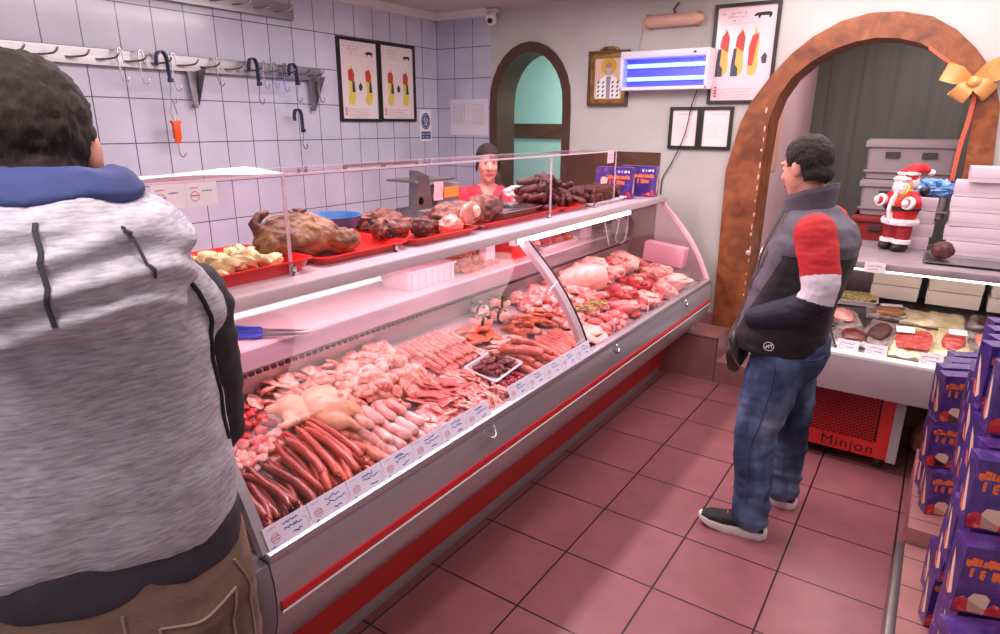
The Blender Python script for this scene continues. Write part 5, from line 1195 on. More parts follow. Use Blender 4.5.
pack('vacuum_pack', onb(1.86, 2.46), .22, .15, 'dark vacuum pack behind the fatty pink meat', M_darkfoil, K_dry, -.1, 0, False)
pack('vacuum_pack', onb(1.04, 2.08), .16, .20, 'dark vacuum pack at the end hidden by the man', M_darkfoil, K_dry, .2, 0, False)
t = thing('salad_tray', 'small clear tray of chopped green and yellow salad', 'salad tray', onb(1.19, 2.52)); t.rotation_euler = (.2, 0, .1)
b = MB(); tray(b, .22, .13, .035); part('tray', b, M_white, t)
b = MB(); b.blob((0, 0, .032), (.10, .055, .012), 2, .3, 3, 3)
for k in range(60): b.blob((random.uniform(-.095, .095), random.uniform(-.05, .05), .042), (.011, .008, .006), k, .4, 2, 1)
part('salad', b, mat('chopped_salad', [(.3, (96, 120, 60)), (.45, (226, 206, 110)), (.6, (236, 226, 190)), (.75, (196, 96, 60))], .4, scale=55, dist=0), t)
for x, lab in ((1.235, 'white price tag on the table ledge beside the standing man'), (1.365, 'white price tag in front of the dark vacuum packs'), (1.605, 'white price tag in front of the red meat block pack'),):
    t = thing('table_tag', lab, 'price tag', (x, TY0+.05, .672), .0, 'price tags on the table ledge'); t.rotation_euler = (-.35, 0, .06)
    b = MB(); b.box((0, 0, .03), (.10, .002, .06)); part('tag', b, M_paper, t)
    b = MB(); M = Matrix.Translation((0, -.0012, .03)) @ FX; ink(b, scribble(b, -.04, .008, .075, .009, 13, int(x*100)), M, .001); ink(b, scribble(b, -.01, -.012, .04, .009, 9, int(x*90)), M, .0012); part('handwriting', b, M_blueink, t)
    b = MB(); ink(b, [(-.03+.011*cos(a), -.008+.011*sin(a)) for a in [2*pi*k/12 for k in range(13)]], M, .0008); part('stamp', b, M_redink, t)
# pink plastic bag at the edge
b = MB(); b.blob((1.90, 2.02, .80), (.09, .07, .085), 4, .25, 2, 4); single('pink_bag', b, mat('pink_bag', [(.3, (226, 110, 150)), (.7, (246, 170, 196))], .35, scale=8), 'bright pink bag on the table at the photo edge', 'bag')
# stored goods under the table
b = MB(); b.blob((1.72, 2.30, .13), (.12, .13, .13), 3, .2, 1.5, 4, flat=-.12); single('produce_sack', b, mat('orange_sack', [(.3, (150, 84, 60)), (.7, (206, 136, 104))], .6, scale=18, bump=.4), 'orange brown sack on the floor under the chilled table', 'sack')
b = MB(); b.blob((1.84, 2.18, .36), (.07, .05, .09), 8, .4, 2, 4); b.blob((1.86, 2.2, .30), (.06, .05, .07), 9, .4, 2, 3); single('blue_cloth', b, mat('blue_cloth', [(.3, (50, 96, 150)), (.7, (90, 140, 190))], .7, scale=10), 'blue cloth bundle on the tiled ledge under the table', 'cloth')

# crates in the back room
def crate(c, w, d, h, m, label):
    t = thing('plastic_crate', label, 'crate', c)
    b = MB(); tray(b, w, d, h, t=.01, flare=1.06); part('body', b, m, t)
    b = MB(); b.box((0, -d/2-.008, h*.88), (w*1.04, .016, h*.16), bevel=.004); b.box((0, -d/2-.008, h*.2), (w*1.0, .012, .012)); part('rim', b, m, t)
    for x in (-.2, .2):
        b = MB(); b.box((x*w, -d/2-.004, h*.62), (.16*w, .02, .14*h)); part('hand_hole', b, M_darkgrey, t)
    return t
M_cr = mat('dark_red_crate', (138, 40, 40), .45); M_gc = mat('pale_grey_crate', (150, 138, 142), .5)
b = MB(); b.box((1.30, 3.6, .60), (.9, .5, .52), bevel=.01)
for k in range(3): b.box((1.30-.3+k*.3, 3.345, .6), (.26, .01, .4), bevel=.004)
single('low_cabinet', b, M_gc, 'low grey cabinet behind the arch under the stacked crates', 'cabinet')
b = MB(); b.box((1.28, 3.55, .93), (.7, .4, .14), bevel=.01); single('grey_bin', b, M_gc, 'grey bin under the red crate behind the figurine', 'bin')
crate((1.26, 3.55, 1.0), .48, .36, .22, M_cr, 'dark red plastic crate behind the figurine, below two grey ones')
crate((1.30, 3.55, 1.225), .52, .36, .24, M_gc, 'pale grey crate stacked on the dark red crate')
crate((1.30, 3.55, 1.47), .52, .36, .26, M_gc, 'pale grey crate on top of the crate stack behind the arch')
t = thing('paper_notice', 'faded orange poster on the pink wall inside the arch', 'poster', (.39, 3.62, 1.45), world=True)
b = MB(); b.box((.384, 3.62, 1.70), (.006, .36, .46)); part('sheet', b, mat('faded_orange_paper', [(.3, (214, 160, 140)), (.7, (228, 180, 160))], .7, scale=6), t)
t = thing('price_stand', 'white papers standing beside the arch post behind the man', 'papers', (.72, 3.5, .90)); 
b = MB(); b.box((0, 0, .10), (.2, .01, .2), rot=ry(.25) @ rx(-.2)); b.box((0, .05, .01), (.22, .2, .02)); part('sheet', b, M_paper, t)
b = MB(); b.box((.72, 3.5, .62), (.3, .36, .56), bevel=.01); single('white_cabinet', b, M_white, 'white cabinet holding papers just inside the arch', 'cabinet')
# things glimpsed through the small doorway
t = thing('red_crate', 'red crate seen through the small doorway behind the sausages', 'crate', (-1.35, 4.0, 0)); b = MB(); tray(b, .5, .4, 1.3); part('body', b, M_tray, t)

# ------------------------------------------------------------------ bearded winter figurine
K = (1.33, 2.72, 1.101)
fg = thing('christmas_figurine', 'bearded winter figurine in a red coat with white fur standing on the steel shelf', 'figurine', K, math.radians(-40)); fg.scale = (.92, .92, .92)
M_velvet = mat('red_velvet', [(.3, (190, 20, 34)), (.7, (222, 40, 50))], .7, scale=30, bump=.2); M_velvetd = mat('dark_red_velvet', [(.3, (130, 16, 26)), (.7, (168, 30, 40))], .6, scale=20, bump=.2)
M_fur = mat('white_fur', [(.3, (232, 222, 222)), (.7, (250, 244, 244))], .9, scale=60, bump=.8, bscale=90); M_skin0 = mat('figurine_face', (236, 170, 150), .5)
b = MB()                                     # local: faces -Y, x to its left hand
b.lathe([(.05, .17), (.085, .20), (.10, .26), (.09, .32), (.07, .36), (.045, .385)], (0, 0, 0), 20, sx=1.05, sy=.85)
for s in (-1, 1):
    b.tube([(s*.06, 0, .355), (s*.115, -.02, .31), (s*.10, -.085, .315)], [.035, .036, .028], 10, round_ends=True)
    b.tube([(s*.04, 0, .22), (s*.045, -.005, .12), (s*.045, -.01, .06)], [.05, .047, .042], 12)
b.blob((0, -.01, .43), (.055, .055, .06), 1, 0, 1, 3)
me = fuse(b, .007, 3, 'fig'); meshpart('body', me, [M_velvet, M_velvetd, M_skin0], fg, matfn=lambda c: 2 if c.z > .385 else (0 if c.z > .195 else 1), disp=lambda p: .003*noise.noise(p*30))
b = MB()
b.lathe([(.075, .165), (.105, .172), (.112, .19), (.105, .21), (.08, .205)], (0, 0, 0), 20, sx=1.05, sy=.9)
b.tube([(0.005, -.088, .20), (.0, -.098, .27), (0, -.085, .33), (0, -.06, .37)], [.022, .022, .02, .018], 8, flat=.6, round_ends=True)
for s in (-1, 1): b.lathe([(.025, -.014), (.04, -.012), (.042, .010), (.028, .014)], (s*.103, -.07, .315), 12, rx(1.3)); b.lathe([(.035, .05), (.055, .052), (.056, .075), (.04, .08)], (s*.045, -.01, 0), 14)
part('fur_trim', b, M_fur, fg, label='white fur trim')
b = MB(); b.lathe([(.098, .262), (.106, .264), (.106, .286), (.098, .288)], (0, 0, 0), 24, sx=1.05, sy=.9); bl = part('belt', b, M_black, fg)
b = MB(); b.box((0, -.098, .275), (.036, .01, .034)); part('buckle', b, M_gold, bl)
b = MB()
for s in (-1, 1): b.blob((s*.048, -.02, .026), (.042, .062, .03), s+3, .05, 1, 3, flat=-.02)
part('boots', b, M_black, fg)
b = MB(); b.blob((0, -.045, .405), (.05, .035, .05), 4, .2, 3, 4); b.blob((0, -.035, .455), (.055, .04, .022), 5, .2, 3, 3); b.blob((0, .02, .44), (.06, .05, .055), 6, .15, 3, 3); b.blob((0, .005, .488), (.063, .063, .018), 8, .2, 4, 3)
part('beard', b, M_fur, fg, label='white beard and hair')
b = MB()
b.blob((0, -.062, .44), (.012, .014, .012), 1, 0, 1, 2); b.blob((.022, -.052, .442), (.014, .012, .012), 1, 0, 1, 2); b.blob((-.022, -.052, .442), (.014, .012, .012), 1, 0, 1, 2); part('face', b, M_skin0, fg)
b = MB(); b.tube(spline([(0, .01, .475), (.01, .03, .505), (.03, .065, .52), (.055, .10, .505)], 4), [.06, .058, .055, .05, .046, .043, .04, .036, .032, .028, .024, .02, .016], 14, round_ends=True); b.bm.verts.ensure_lookup_table(); hat = part('hat', b, M_velvet, fg)
b = MB(); b.blob((.062, .112, .497), (.02, .02, .02), 1, .2, 4, 3); part('pompom', b, M_fur, hat)
b = MB(); b.tube(spline([(.04, -.10, .32), (.065, -.10, .35), (.085, -.085, .38), (.075, -.06, .41)], 5), [.005+.0005*k for k in range(16)], 8, round_ends=True); part('horn', b, mat('brass_horn', (226, 170, 60), .3, .8), fg, label='little brass horn')
b = MB(); b.blob((.105, -.10, .315), (.022, .02, .024), 1, .1, 2, 2); b.blob((-.105, -.10, .318), (.022, .02, .024), 2, .1, 2, 2); part('mitten', b, M_fur, fg)
b = MB(); b.blob((.095, .05, .385), (.028, .026, .03), 3, .2, 2, 3); part('bag', b, M_black, fg)

# ------------------------------------------------------------------ stack of purple gift boxes on the tiled ledge
gproto = gift_box(label='purple gift box at the very bottom corner of the big stack, behind the nearest one', group='purple gift boxes stacked on the ledge', stacked=True)
gproto.location = (2.12, .40, .151)
def stack(x, y0, n, z0, tiers, step, name, yaw0=.0, back=0.0):
    out = []
    for tr in range(tiers):
        for k in range(n):
            yy = y0+k*step+tr*back
            o = dup(gproto, (x+random.uniform(-.022, .022), yy, z0+tr*.207), (random.uniform(-.03, .03), random.uniform(-.02, .02), yaw0+random.uniform(-.12, .12)), name(tr, k), 'purple gift boxes stacked on the ledge')
            out.append(o)
    return out
tiern = ['bottom', 'second', 'third', 'fourth', 'fifth', 'top']
pos = ['nearest', 'second', 'third', 'fourth', 'fifth', 'sixth', 'seventh', 'eighth', 'ninth']
stack(1.835, .02, 9, .151, 4, .104, lambda t, k: f'purple gift box in the big stack, {tiern[t]} tier, {pos[k]} from the near end', .34, .08)
stack(1.835, .44, 6, .151+4*.207, 1, .10, lambda t, k: f'purple gift box high on the big stack, topmost tier, {pos[k]} from the near end', .32, .05)
stack(1.765, 1.32, 4, .221, 3, .10, lambda t, k: f'purple gift box in the low far stack beside the table, {tiern[t]} tier, {pos[k]} one', .3, .02)
for c_ in [g_ for ch_ in gproto.children for g_ in ch_.children]+list(gproto.children)+[gproto]: bpy.data.objects.remove(c_)
# ------------------------------------------------------------------ people
M_skin = mat('skin', [(.3, (206, 142, 122)), (.7, (222, 160, 140))], .5, scale=8, bump=.04, bscale=120)
M_skinw = mat('skin_warm', [(.3, (220, 140, 122)), (.7, (232, 160, 142))], .5, scale=8)
M_hair = mat('brown_hair', [(.3, (26, 18, 15)), (.6, (42, 30, 24)), (.8, (58, 42, 33))], .85, scale=26, stretch=(3, 3, .5), bump=.35, bscale=120, bstretch=(2, 2, .3))
M_hair2 = mat('dark_hair', [(.3, (20, 12, 11)), (.7, (40, 27, 24))], .8, scale=30, stretch=(3, 3, .6), bump=.6, bscale=90, bstretch=(2, 2, .4))
M_eyew = mat('eye_white', (226, 216, 212), .3); M_lip = mat('lips', (186, 84, 84), .45)

def add_head(b, H, yaw=0, pitch=0, k=1.0, sex='m'):
    """head blobs in local body space; H = centre of the head; returns the placing function"""
    Rm = Matrix.Rotation(yaw, 3, 'Z') @ Matrix.Rotation(pitch, 3, 'X')
    P = lambda x, y, z: V(H)+Rm @ (V((x, y, z))*k)
    def bl(c, r, sub=3): b.blob(P(*c), tuple(q*k for q in r), 0, 0, 1, sub, rot=Rm)
    bl((0, -.015, .035), (.074, .094, .092), 4); bl((0, .02, -.02), (.064, .074, .094), 4); bl((0, .034, -.082), (.046, .048, .034)); bl((0, .068, -.098), (.020, .018, .018))
    bl((0, .078, .032), (.056, .016, .014)); bl((.036, .066, -.022), (.022, .018, .022)); bl((-.036, .066, -.022), (.022, .018, .022))
    b.tube([P(0, .086, .018), P(0, .104, -.012), P(0, .108, -.024)], [.009*k, .012*k, .014*k], 10, round_ends=True)
    bl((.011, .096, -.026), (.009, .010, .008)); bl((-.011, .096, -.026), (.009, .010, .008))
    bl((0, .084, -.055), (.022, .012, .007)); bl((0, .082, -.066), (.019, .012, .007))
    for s in (-1, 1):
        b.blob(P(s*.074, -.012, -.004), (.010*k, .020*k, .032*k), 0, 0, 1, 3, rot=Rm @ rz(s*-.35))
    return P, Rm
def face_bits(t, P, Rm, k, off, sex):
    b = MB()
    for s in (-1, 1): b.blob(P(s*.030, .0745, .012), (.013*k, .010*k, .009*k), 0, 0, 1, 2, rot=Rm)
    e = meshpart('eyes', b.mesh('e', M_eyew), M_eyew, t, off=off)
    b = MB()
    for s in (-1, 1): b.blob(P(s*.030, .0838, .012), (.006*k, .003*k, .006*k), 0, 0, 1, 2, rot=Rm)
    meshpart('iris', b.mesh('e', M_black), M_black, e, off=V((0, 0, 0)) if False else off)
    b = MB()
    for s in (-1, 1): b.tube([P(s*.014, .092, .030), P(s*.032, .092, .037), P(s*.050, .080, .031)], [.003*k, .0042*k, .002*k], 6, round_ends=True)
    meshpart('eyebrows', b.mesh('e', M_hair2), M_hair2, t, off=off)
    b = MB(); b.tube([P(-.022, .088, -.060), P(-.008, .097, -.057), P(0, .096, -.058), P(.008, .097, -.057), P(.022, .088, -.060)], [.003*k, .006*k, .006*k, .006*k, .003*k], 8, round_ends=True)
    meshpart('lips', b.mesh('e', M_lip), M_lip, t, off=off)
def short_hair(P, Rm, k, seed=0, thick=1.0, low=-.075):
    b = MB(); bm = b.bm
    Ri = Rm.transposed()
    b.blob(P(0, -.017, .036), (.0805*k, .1015*k, .099*k), 0, 0, 1, 5, rot=Rm)
    b.blob(P(0, -.045, -.03), (.066*k, .068*k, .055*k), 0, 0, 1, 5, rot=Rm)
    me = fuse(b, .0055, 2, 'hair'); c0 = P(0, 0, 0)
    def cut(c):
        q = (Ri @ (c-c0))/k
        x, y, z = q
        if y > .066-.0*abs(x) and z < .075: return True
        if y > .035 and z < .055: return True
        if abs(x) > .045 and y > -.034 and z < .012: return True
        if abs(x) > .05 and y > -.005 and z < .035 and y > .03: return True
        if z < low+.02*abs(x)/.06: return True
        return False
    return me, cut, (lambda p: .004*thick*noise.noise(p*90+V((seed, 0, 0)))+.005*thick*noise.noise(p*28+V((seed, 3, 0))))
def limb(b, pts, rad, n=16, sub=4):
    P = spline(pts, sub); m = len(pts)-1; R_ = []
    for i in range(len(P)):
        t = i/sub; j = min(int(t), m-1); f = t-j; R_.append(rad[j]*(1-f)+rad[j+1]*f)
    b.tube(P, R_, n, round_ends=True)
def torso(b, rings, n=28, ex=2.4):
    out = []
    for (cx, cy, z, a, d) in rings:
        r = []
        for k in range(n):
            th = 2*pi*k/n; c, s = cos(th), sin(th)
            r.append(V((cx+a*math.copysign(abs(c)**(2/ex), c), cy+d*math.copysign(abs(s)**(2/ex), s), z)))
        out.append(r)
    b.loft(out)
def hand(b, W, d, up, side, k=1.0, curl=.6):
    """W wrist, d pointing direction, up = back of the hand, side = +1/-1 for the thumb side along d x up"""
    W, d, up = V(W), V(d).normalized(), V(up); up = (up-d*up.dot(d)).normalized(); lat = d.cross(up).normalized()*side
    for q in range(5):
        t = q/4; c = W+d*(.085*t*k)
        b.blob(c, (.020*k, .034*k, .015*k), 0, 0, 1, 2, rot=Matrix((d, lat, up)).transposed())
    for i, (o, L) in enumerate(((.030, .070), (.011, .080), (-.009, .075), (-.028, .058))):
        base = W+d*.085*k+lat*o*k; pts = [base]; dd = d.copy()
        for j, f in enumerate((.42, .32, .26)):
            dd = (dd-up*curl*(.55+.25*j)).normalized(); pts.append(pts[-1]+dd*L*f*k)
        b.tube(pts, [.0095*k, .009*k, .0085*k, .0075*k], 8, round_ends=True)
    tb_ = W+d*.025*k+lat*.026*k
    b.tube([tb_, tb_+(d*.7+lat*.7-up*.2).normalized()*.04*k, tb_+(d*.7+lat*.7-up*.2).normalized()*.04*k+(d*.9+lat*.1-up*.4).normalized()*.03*k], [.013*k, .011*k, .009*k], 8, round_ends=True)
from mathutils.bvhtree import BVHTree
def on_surface(o, pts, lift=.0015, n=6):
    bvh = BVHTree.FromPolygons([v.co.copy() for v in o.data.vertices], [list(p.vertices) for p in o.data.polygons]); out = []
    for p in spline(pts, n):
        q, nn, _, _ = bvh.find_nearest(p)
        out.append(q+nn*lift if q is not None else p)
    return out
def wr(seed, a=.006, f=9, st=(1, 1, 1)):
    return lambda p: a*noise.noise(V((p.x*f*st[0], p.y*f*st[1], p.z*f*st[2]))+V((seed, seed*2, 0)))+a*.5*noise.noise(V((p.x*f*2.3*st[0], p.y*f*2.3*st[1], p.z*f*2.3*st[2]))+V((0, seed, 0)))
def place_person(label, loc, F):
    t = thing('person', label, 'person', loc, math.atan2(F[1], F[0])-pi/2); return t

# ================= standing man in vest and jeans (local: x his right, y forward)
t2 = place_person('man in a grey and black vest with red, white and navy sleeves and jeans', (1.05, 1.16, 0), (-1, 0))
H2 = (.0, .02, 1.645)
b = MB(); P2, R2 = add_head(b, H2, -.52, -.22, 1.0)
b.tube([(0, -.03, 1.40), (0, -.025, 1.50), (0, -.0, 1.58)], [.068, .060, .058], 16)
torso(b, [(0, 0, .86, .14, .095), (0, 0, 1.0, .145, .10), (0, 0, 1.2, .155, .105), (0, -.01, 1.36, .17, .105), (0, -.02, 1.43, .15, .085), (0, -.025, 1.48, .07, .06)])
ARM_L = [(-.185, -.075, 1.41), (-.262, -.125, 1.17), (-.185, .10, 1.04)]; ARM_R = [(.185, -.075, 1.41), (.26, -.11, 1.17), (.17, .11, 1.03)]
for A in (ARM_L, ARM_R): limb(b, A, [.05, .038, .027])
LEG_L = [(-.09, 0, .92), (-.13, .045, .50), (-.17, .03, .08)]; LEG_R = [(.09, -.01, .92), (.14, -.04, .50), (.19, -.04, .08)]
for A in (LEG_L, LEG_R): limb(b, A, [.075, .05, .036])
for (x, y) in ((-.17, .11), (.19, .04)): b.tube([(x, y-.11, .06), (x, y-.03, .055), (x, y+.05, .045)], [.024, .026, .018], 10, round_ends=True)
hand(b, (-.185, .10, 1.04), (.85, .25, -.5), (-.3, .8, .4), -1, .95, .3)
hand(b, (.17, .11, 1.03), (-.85, .25, -.5), (.3, .8, .4), 1, .95, .3)
me = fuse(b, .006, 3, 'body'); meshpart('body', me, M_skin, t2)
face_bits(t2, P2, R2, 1.0, None, 'm')
me, cut, dsp = short_hair(P2, R2, 1.0, 2); meshpart('hair', me, M_hair2, t2, disp=dsp, delfn=cut)
# vest
M_vestg = mat('vest_grey', [(.3, (78, 72, 86)), (.7, (92, 86, 98))], .7, scale=20, bump=.12, bscale=200); M_vestb = mat('vest_black', [(.3, (22, 20, 24)), (.7, (34, 31, 36))], .65, scale=20, bump=.15, bscale=60)
b = MB()
torso(b, [(0, .03, .885, .21, .185), (0, .03, .93, .215, .19), (0, .02, 1.02, .21, .185), (0, -.005, 1.14, .21, .178), (0, -.04, 1.26, .215, .175), (0, -.06, 1.36, .21, .165), (0, -.06, 1.43, .175, .135), (0, -.045, 1.475, .11, .10), (0, -.035, 1.50, .086, .085)], ex=2.6)
for s in (-1, 1): b.tube([(s*.08, -.05, 1.45), (s*.16, -.07, 1.425), (s*.19, -.075, 1.40)], [.05, .066, .07], 14)
me = fuse(b, .008, 3, 'vest')
def vm(c):
    lim = 1.30+.06*max(0, c.y/.15)-.9*max(0, c.y-.02)*(abs(c.x) > .05)
    return 0 if c.z > 1.315 or (c.y > .03 and abs(c.x) > .135 and c.z > 1.30-2.2*(c.y-.03)) else 1
meshpart('vest', me, [M_vestg, M_vestb], t2, disp=wr(2, .008, 7, (1, 1, 2)), matfn=vm)
b = MB(); n = 28; prof = [(.094, .086, 1.462), (.095, .088, 1.51), (.10, .094, 1.555), (.098, .092, 1.572), (.090, .085, 1.57), (.086, .08, 1.53), (.08, .075, 1.47)]
rings = []
for a, d, z in prof:
    r = []
    for k in range(n):
        th = -pi/2-2.75+5.5*k/(n-1); r.append(V((a*cos(th), -.022+d*sin(th)+(.012 if sin(th) > 0 else 0), z+(.022 if z > 1.50 else .0)*(-sin(th))-.02*(z > 1.5)*max(0, sin(th)))))
    rings.append(r)
for i in range(len(rings)-1): b.sheet([rings[i], rings[i+1]])
b.sheet([[r[0] for r in rings], [r[0]+V((.002, .002, 0)) for r in rings]])
cl = part('collar', b, M_vestg, t2, label='stand up grey collar')
# zip and small logo
b = MB(); b.tube(spline([(0.0, .185, .92), (0, .172, 1.1), (0, .15, 1.28), (0, .10, 1.42), (0, .07, 1.52)], 4), .006, 6); part('zip', b, M_chrome, t2)
lg = MB(); M = frameM(V((-.2185, .03, .935)), (0, -1, 0), (0, 0, 1))
ink(lg, [(.020*cos(a), .018*sin(a)) for a in [2*pi*k/18 for k in range(19)]], M, .0016); ink(lg, [(-.013, -.008), (-.004, .003), (.008, .006), (.014, .012)], M, .0028); ink(lg, [(-.004, .003), (.002, -.008)], M, .002); ink(lg, [(.008, .006), (.012, -.004)], M, .002)
part('logo', lg, M_white, t2, label='small white round logo')
# sleeves: red, white band, navy
M_sred = mat('red_jersey', [(.3, (176, 22, 30)), (.7, (192, 32, 38))], .75, scale=12, bump=.1, bscale=150); M_sw = mat('white_jersey', (214, 206, 216), .75); M_snavy = mat('navy_jersey', [(.3, (24, 26, 42)), (.7, (34, 36, 54))], .75, scale=12)
b = MB()
for A in (ARM_L, ARM_R): limb(b, A, [.080, .068, .05])
me = fuse(b, .004, 6, 'sleeves')
def sm(c):
    A = ARM_L if c.x < 0 else ARM_R; S, E, W3 = map(V, A); u = (E-S); t = (c-S).dot(u)/u.length_squared; f = (W3-E); q = (c-E).dot(f)/f.length_squared
    if t < .66: return 0
    if q < .16 and t < 1.03-.5*q: return 1
    return 2
for s, nm in ((-1, 'sleeve'), (1, 'sleeve')):
    meshpart('sleeve', me.copy(), [M_sred, M_sw, M_snavy], t2, disp=wr(6, .0035, 13, (1, 1, 2)), matfn=sm, delfn=(lambda c, s=s: c.x*s < 0))
# jeans
M_jean = mat('faded_jeans', [(.3, (30, 42, 72)), (.47, (54, 70, 106)), (.6, (92, 112, 146)), (.75, (140, 158, 184))], .85, scale=4.2, detail=5, stretch=(1.6, 1.6, .8), bump=.2, bscale=220)
b = MB()
torso(b, [(0, -.02, .80, .165, .14), (0, -.025, .86, .18, .155), (0, -.02, .93, .175, .15), (0, -.01, .98, .165, .14)])
limb(b, [(-.085, .0, .86), (-.115, .03, .66), (-.13, .05, .48), (-.155, .03, .27), (-.165, .02, .10)], [.125, .112, .09, .082, .08]); limb(b, [(.085, -.01, .86), (.115, -.025, .66), (.14, -.045, .48), (.17, -.05, .27), (.185, -.05, .10)], [.125, .112, .09, .082, .08])
me = fuse(b, .008, 3, 'jeans')
fold = wr(11, .007, 8, (1, 1, 2.2)); jo = meshpart('jeans', me, M_jean, t2, disp=lambda p: fold(p)+(.005*sin(p.z*62+p.x*26+5*noise.noise(p*5)) if p.z < .22 else 0)+(.004*sin(p.z*48+p.y*40) if .44 < p.z < .58 and p.y < 0 else 0))
b = MB()
for s in (-1,):
    for pl in ([(-.165, -.085, .88), (-.13, -.155, .885), (-.04, -.185, .885)], [(-.165, -.10, .88), (-.16, -.135, .75)], [(-.16, -.135, .75), (-.115, -.17, .715)], [(-.115, -.17, .715), (-.06, -.18, .75)], [(-.06, -.18, .75), (-.045, -.185, .885)], [(-.185, .0, .95), (-.20, .0, .80), (-.21, .02, .60), (-.205, .05, .45), (-.23, .03, .2)], [(-.10, .12, .95), (-.16, .09, .90), (-.185, .04, .93)]): b.tube(on_surface(jo, pl), .0026, 5)
part('pocket_seam', b, mat('seam_thread', (60, 76, 110), .8), t2)
# shoes
M_knit = mat('black_knit', [(.3, (26, 25, 29)), (.7, (48, 46, 52))], .8, scale=60, bump=.3, bscale=200); M_sole = mat('white_sole', (226, 218, 216), .5)
def shoe(x, y0, yaw):
    Rz = rz(yaw); o = V((x, y0, 0)); T = lambda p: o+Rz @ V(p)
    st = [(-.075, .036, .0), (-.03, .040, 0), (.03, .040, 0), (.10, .046, .0), (.16, .044, .006), (.20, .028, .014)]
    b = MB(); top = [.115, .125, .110, .085, .068, .045]; rings = []
    for (y, w, z), h in zip(st, top):
        rings.append([T((w*math.copysign(abs(cos(a))**.8, cos(a)), y, max(.026, .03+z+(h-.03)*(.5+.5*sin(a))) if sin(a) > -.5 else .026+z)) for a in [2*pi*k/18 for k in range(18)]])
    b.loft(rings); up = part('shoe', b, M_knit, t2)
    b = MB(); o2 = []
    outline = [(-.085, .02), (-.088, .0)]
    L_ = [(y, w) for y, w in ((-.09, .022), (-.07, .040), (-.02, .043), (.03, .043), (.10, .050), (.16, .047), (.195, .032), (.212, .012))]
    poly = [(w, y) for y, w in L_]+[(-w, y) for y, w in reversed(L_)]
    def zz(y): return .0 if y < .13 else (y-.13)*.18
    rings = []
    for s, hz in ((.93, 0), (1, .008), (1.03, .022), (1.0, .038)): rings.append([T((px*s, py*(s if py > 0 else s), zz(py)+hz)) for px, py in poly])
    b.loft(rings)
    part('sole', b, M_sole, up, label='thick white sole')
    b = MB()
    for k in range(5):
        y = .03+k*.018; z = .118-k*.010; b.tube([T((-.02, y, z-.004)), T((0, y+.004, z+.004)), T((.02, y, z-.004))], .003, 6)
    part('laces', b, MATS.get('orange_laces') or mat('orange_laces', (190, 96, 60), .7), up, label='orange laces')
shoe(-.165, .03, .12); shoe(.185, -.035, -.03)
# dark olive bag in front of him
tb2 = thing('shoulder_bag', 'dark olive bag hanging in front of the standing man', 'bag', (.86, 1.08, .70), world=True)
b = MB(); b.blob((.865, 1.09, .86), (.045, .10, .115), 5, .18, 1.6, 4); bag = part('bag', b, mat('olive_bag', [(.3, (34, 36, 30)), (.7, (58, 60, 50))], .5, scale=10, bump=.2), tb2)
b = MB(); b.tube(spline([(.90, 1.0, .80), (.87, .99, .86), (.85, .985, .93)], 5), .004, 6); part('zip', b, M_chrome, tb2)
b = MB(); b.tube(spline([(.86, 1.06, .95), (.88, 1.08, 1.0), (.885, 1.10, 1.04)], 5), .008, 6); part('strap', b, M_black, tb2)

# ================= man in the grey hoodie, seen from behind
t1 = place_person('man seen from behind in a grey hoodie with a blue lined hood and khaki trousers', (.40, -1.335, 0), (-.90, .43))
H1 = (-.005, .02, 1.768)
b = MB(); P1, R1 = add_head(b, H1, -.16, -.06, 1.03)
b.tube([(0, -.03, 1.54), (0, -.025, 1.64), (0, 0, 1.73)], [.075, .066, .064], 16)
torso(b, [(0, 0, .96, .15, .10), (0, 0, 1.12, .155, .105), (0, 0, 1.3, .165, .11), (0, -.01, 1.48, .18, .11), (0, -.02, 1.57, .16, .09), (0, -.025, 1.63, .08, .065)])
A1L = [(-.19, .0, 1.53), (-.225, .04, 1.27), (-.18, .24, 1.18)]; A1R = [(.165, .01, 1.51), (.185, .06, 1.28), (.185, .16, 1.19)]
for A in (A1L, A1R): limb(b, A, [.052, .04, .028])
for s in (-1, 1):
    limb(b, [(s*.095, 0, 1.0), (s*.12, .02, .55), (s*.13, -.01, .08)], [.08, .055, .038]); b.tube([(s*.13, -.05, .05), (s*.135, .05, .045), (s*.14, .15, .035)], [.037, .038, .026], 10, round_ends=True)
hand(b, (.185, .16, 1.19), (.25, .5, -.8), (.8, .3, .3), -1, 1.0, .4); hand(b, (-.18, .24, 1.18), (.3, .9, -.2), (-.5, .2, .8), 1, 1.0, .4)
me = fuse(b, .006, 3, 'body'); meshpart('body', me, M_skin, t1)
face_bits(t1, P1, R1, 1.03, None, 'm')
me, cut, dsp = short_hair(P1, R1, 1.03, 5, 1.1, -.095); meshpart('hair', me, M_hair, t1, disp=dsp, delfn=cut)
M_heath = mat('heather_grey_jersey', [(.3, (148, 146, 156)), (.5, (176, 174, 184)), (.7, (200, 198, 206))], .95, scale=40, detail=8, stretch=(1, 1, 6), bump=.12, bscale=200)
b = MB()
torso(b, [(0, .01, 1.12, .20, .145), (0, .01, 1.15, .21, .155), (0, 0, 1.24, .208, .155), (0, -.005, 1.36, .205, .15), (0, -.015, 1.48, .198, .142), (0, -.025, 1.56, .172, .122), (0, -.03, 1.605, .14, .10), (0, -.03, 1.64, .095, .085)], ex=2.5)
for s in (-1, 1): b.tube([(s*.09, -.03, 1.575), (s*.14, -.03, 1.545), (s*.165, -.025, 1.515)], [.055, .066, .06], 14, round_ends=True)
me = fuse(b, .008, 3, 'hoodie')
w1, w2 = wr(21, .009, 6, (1, 1, 1.5)), wr(23, .006, 5, (1, 1, 1))
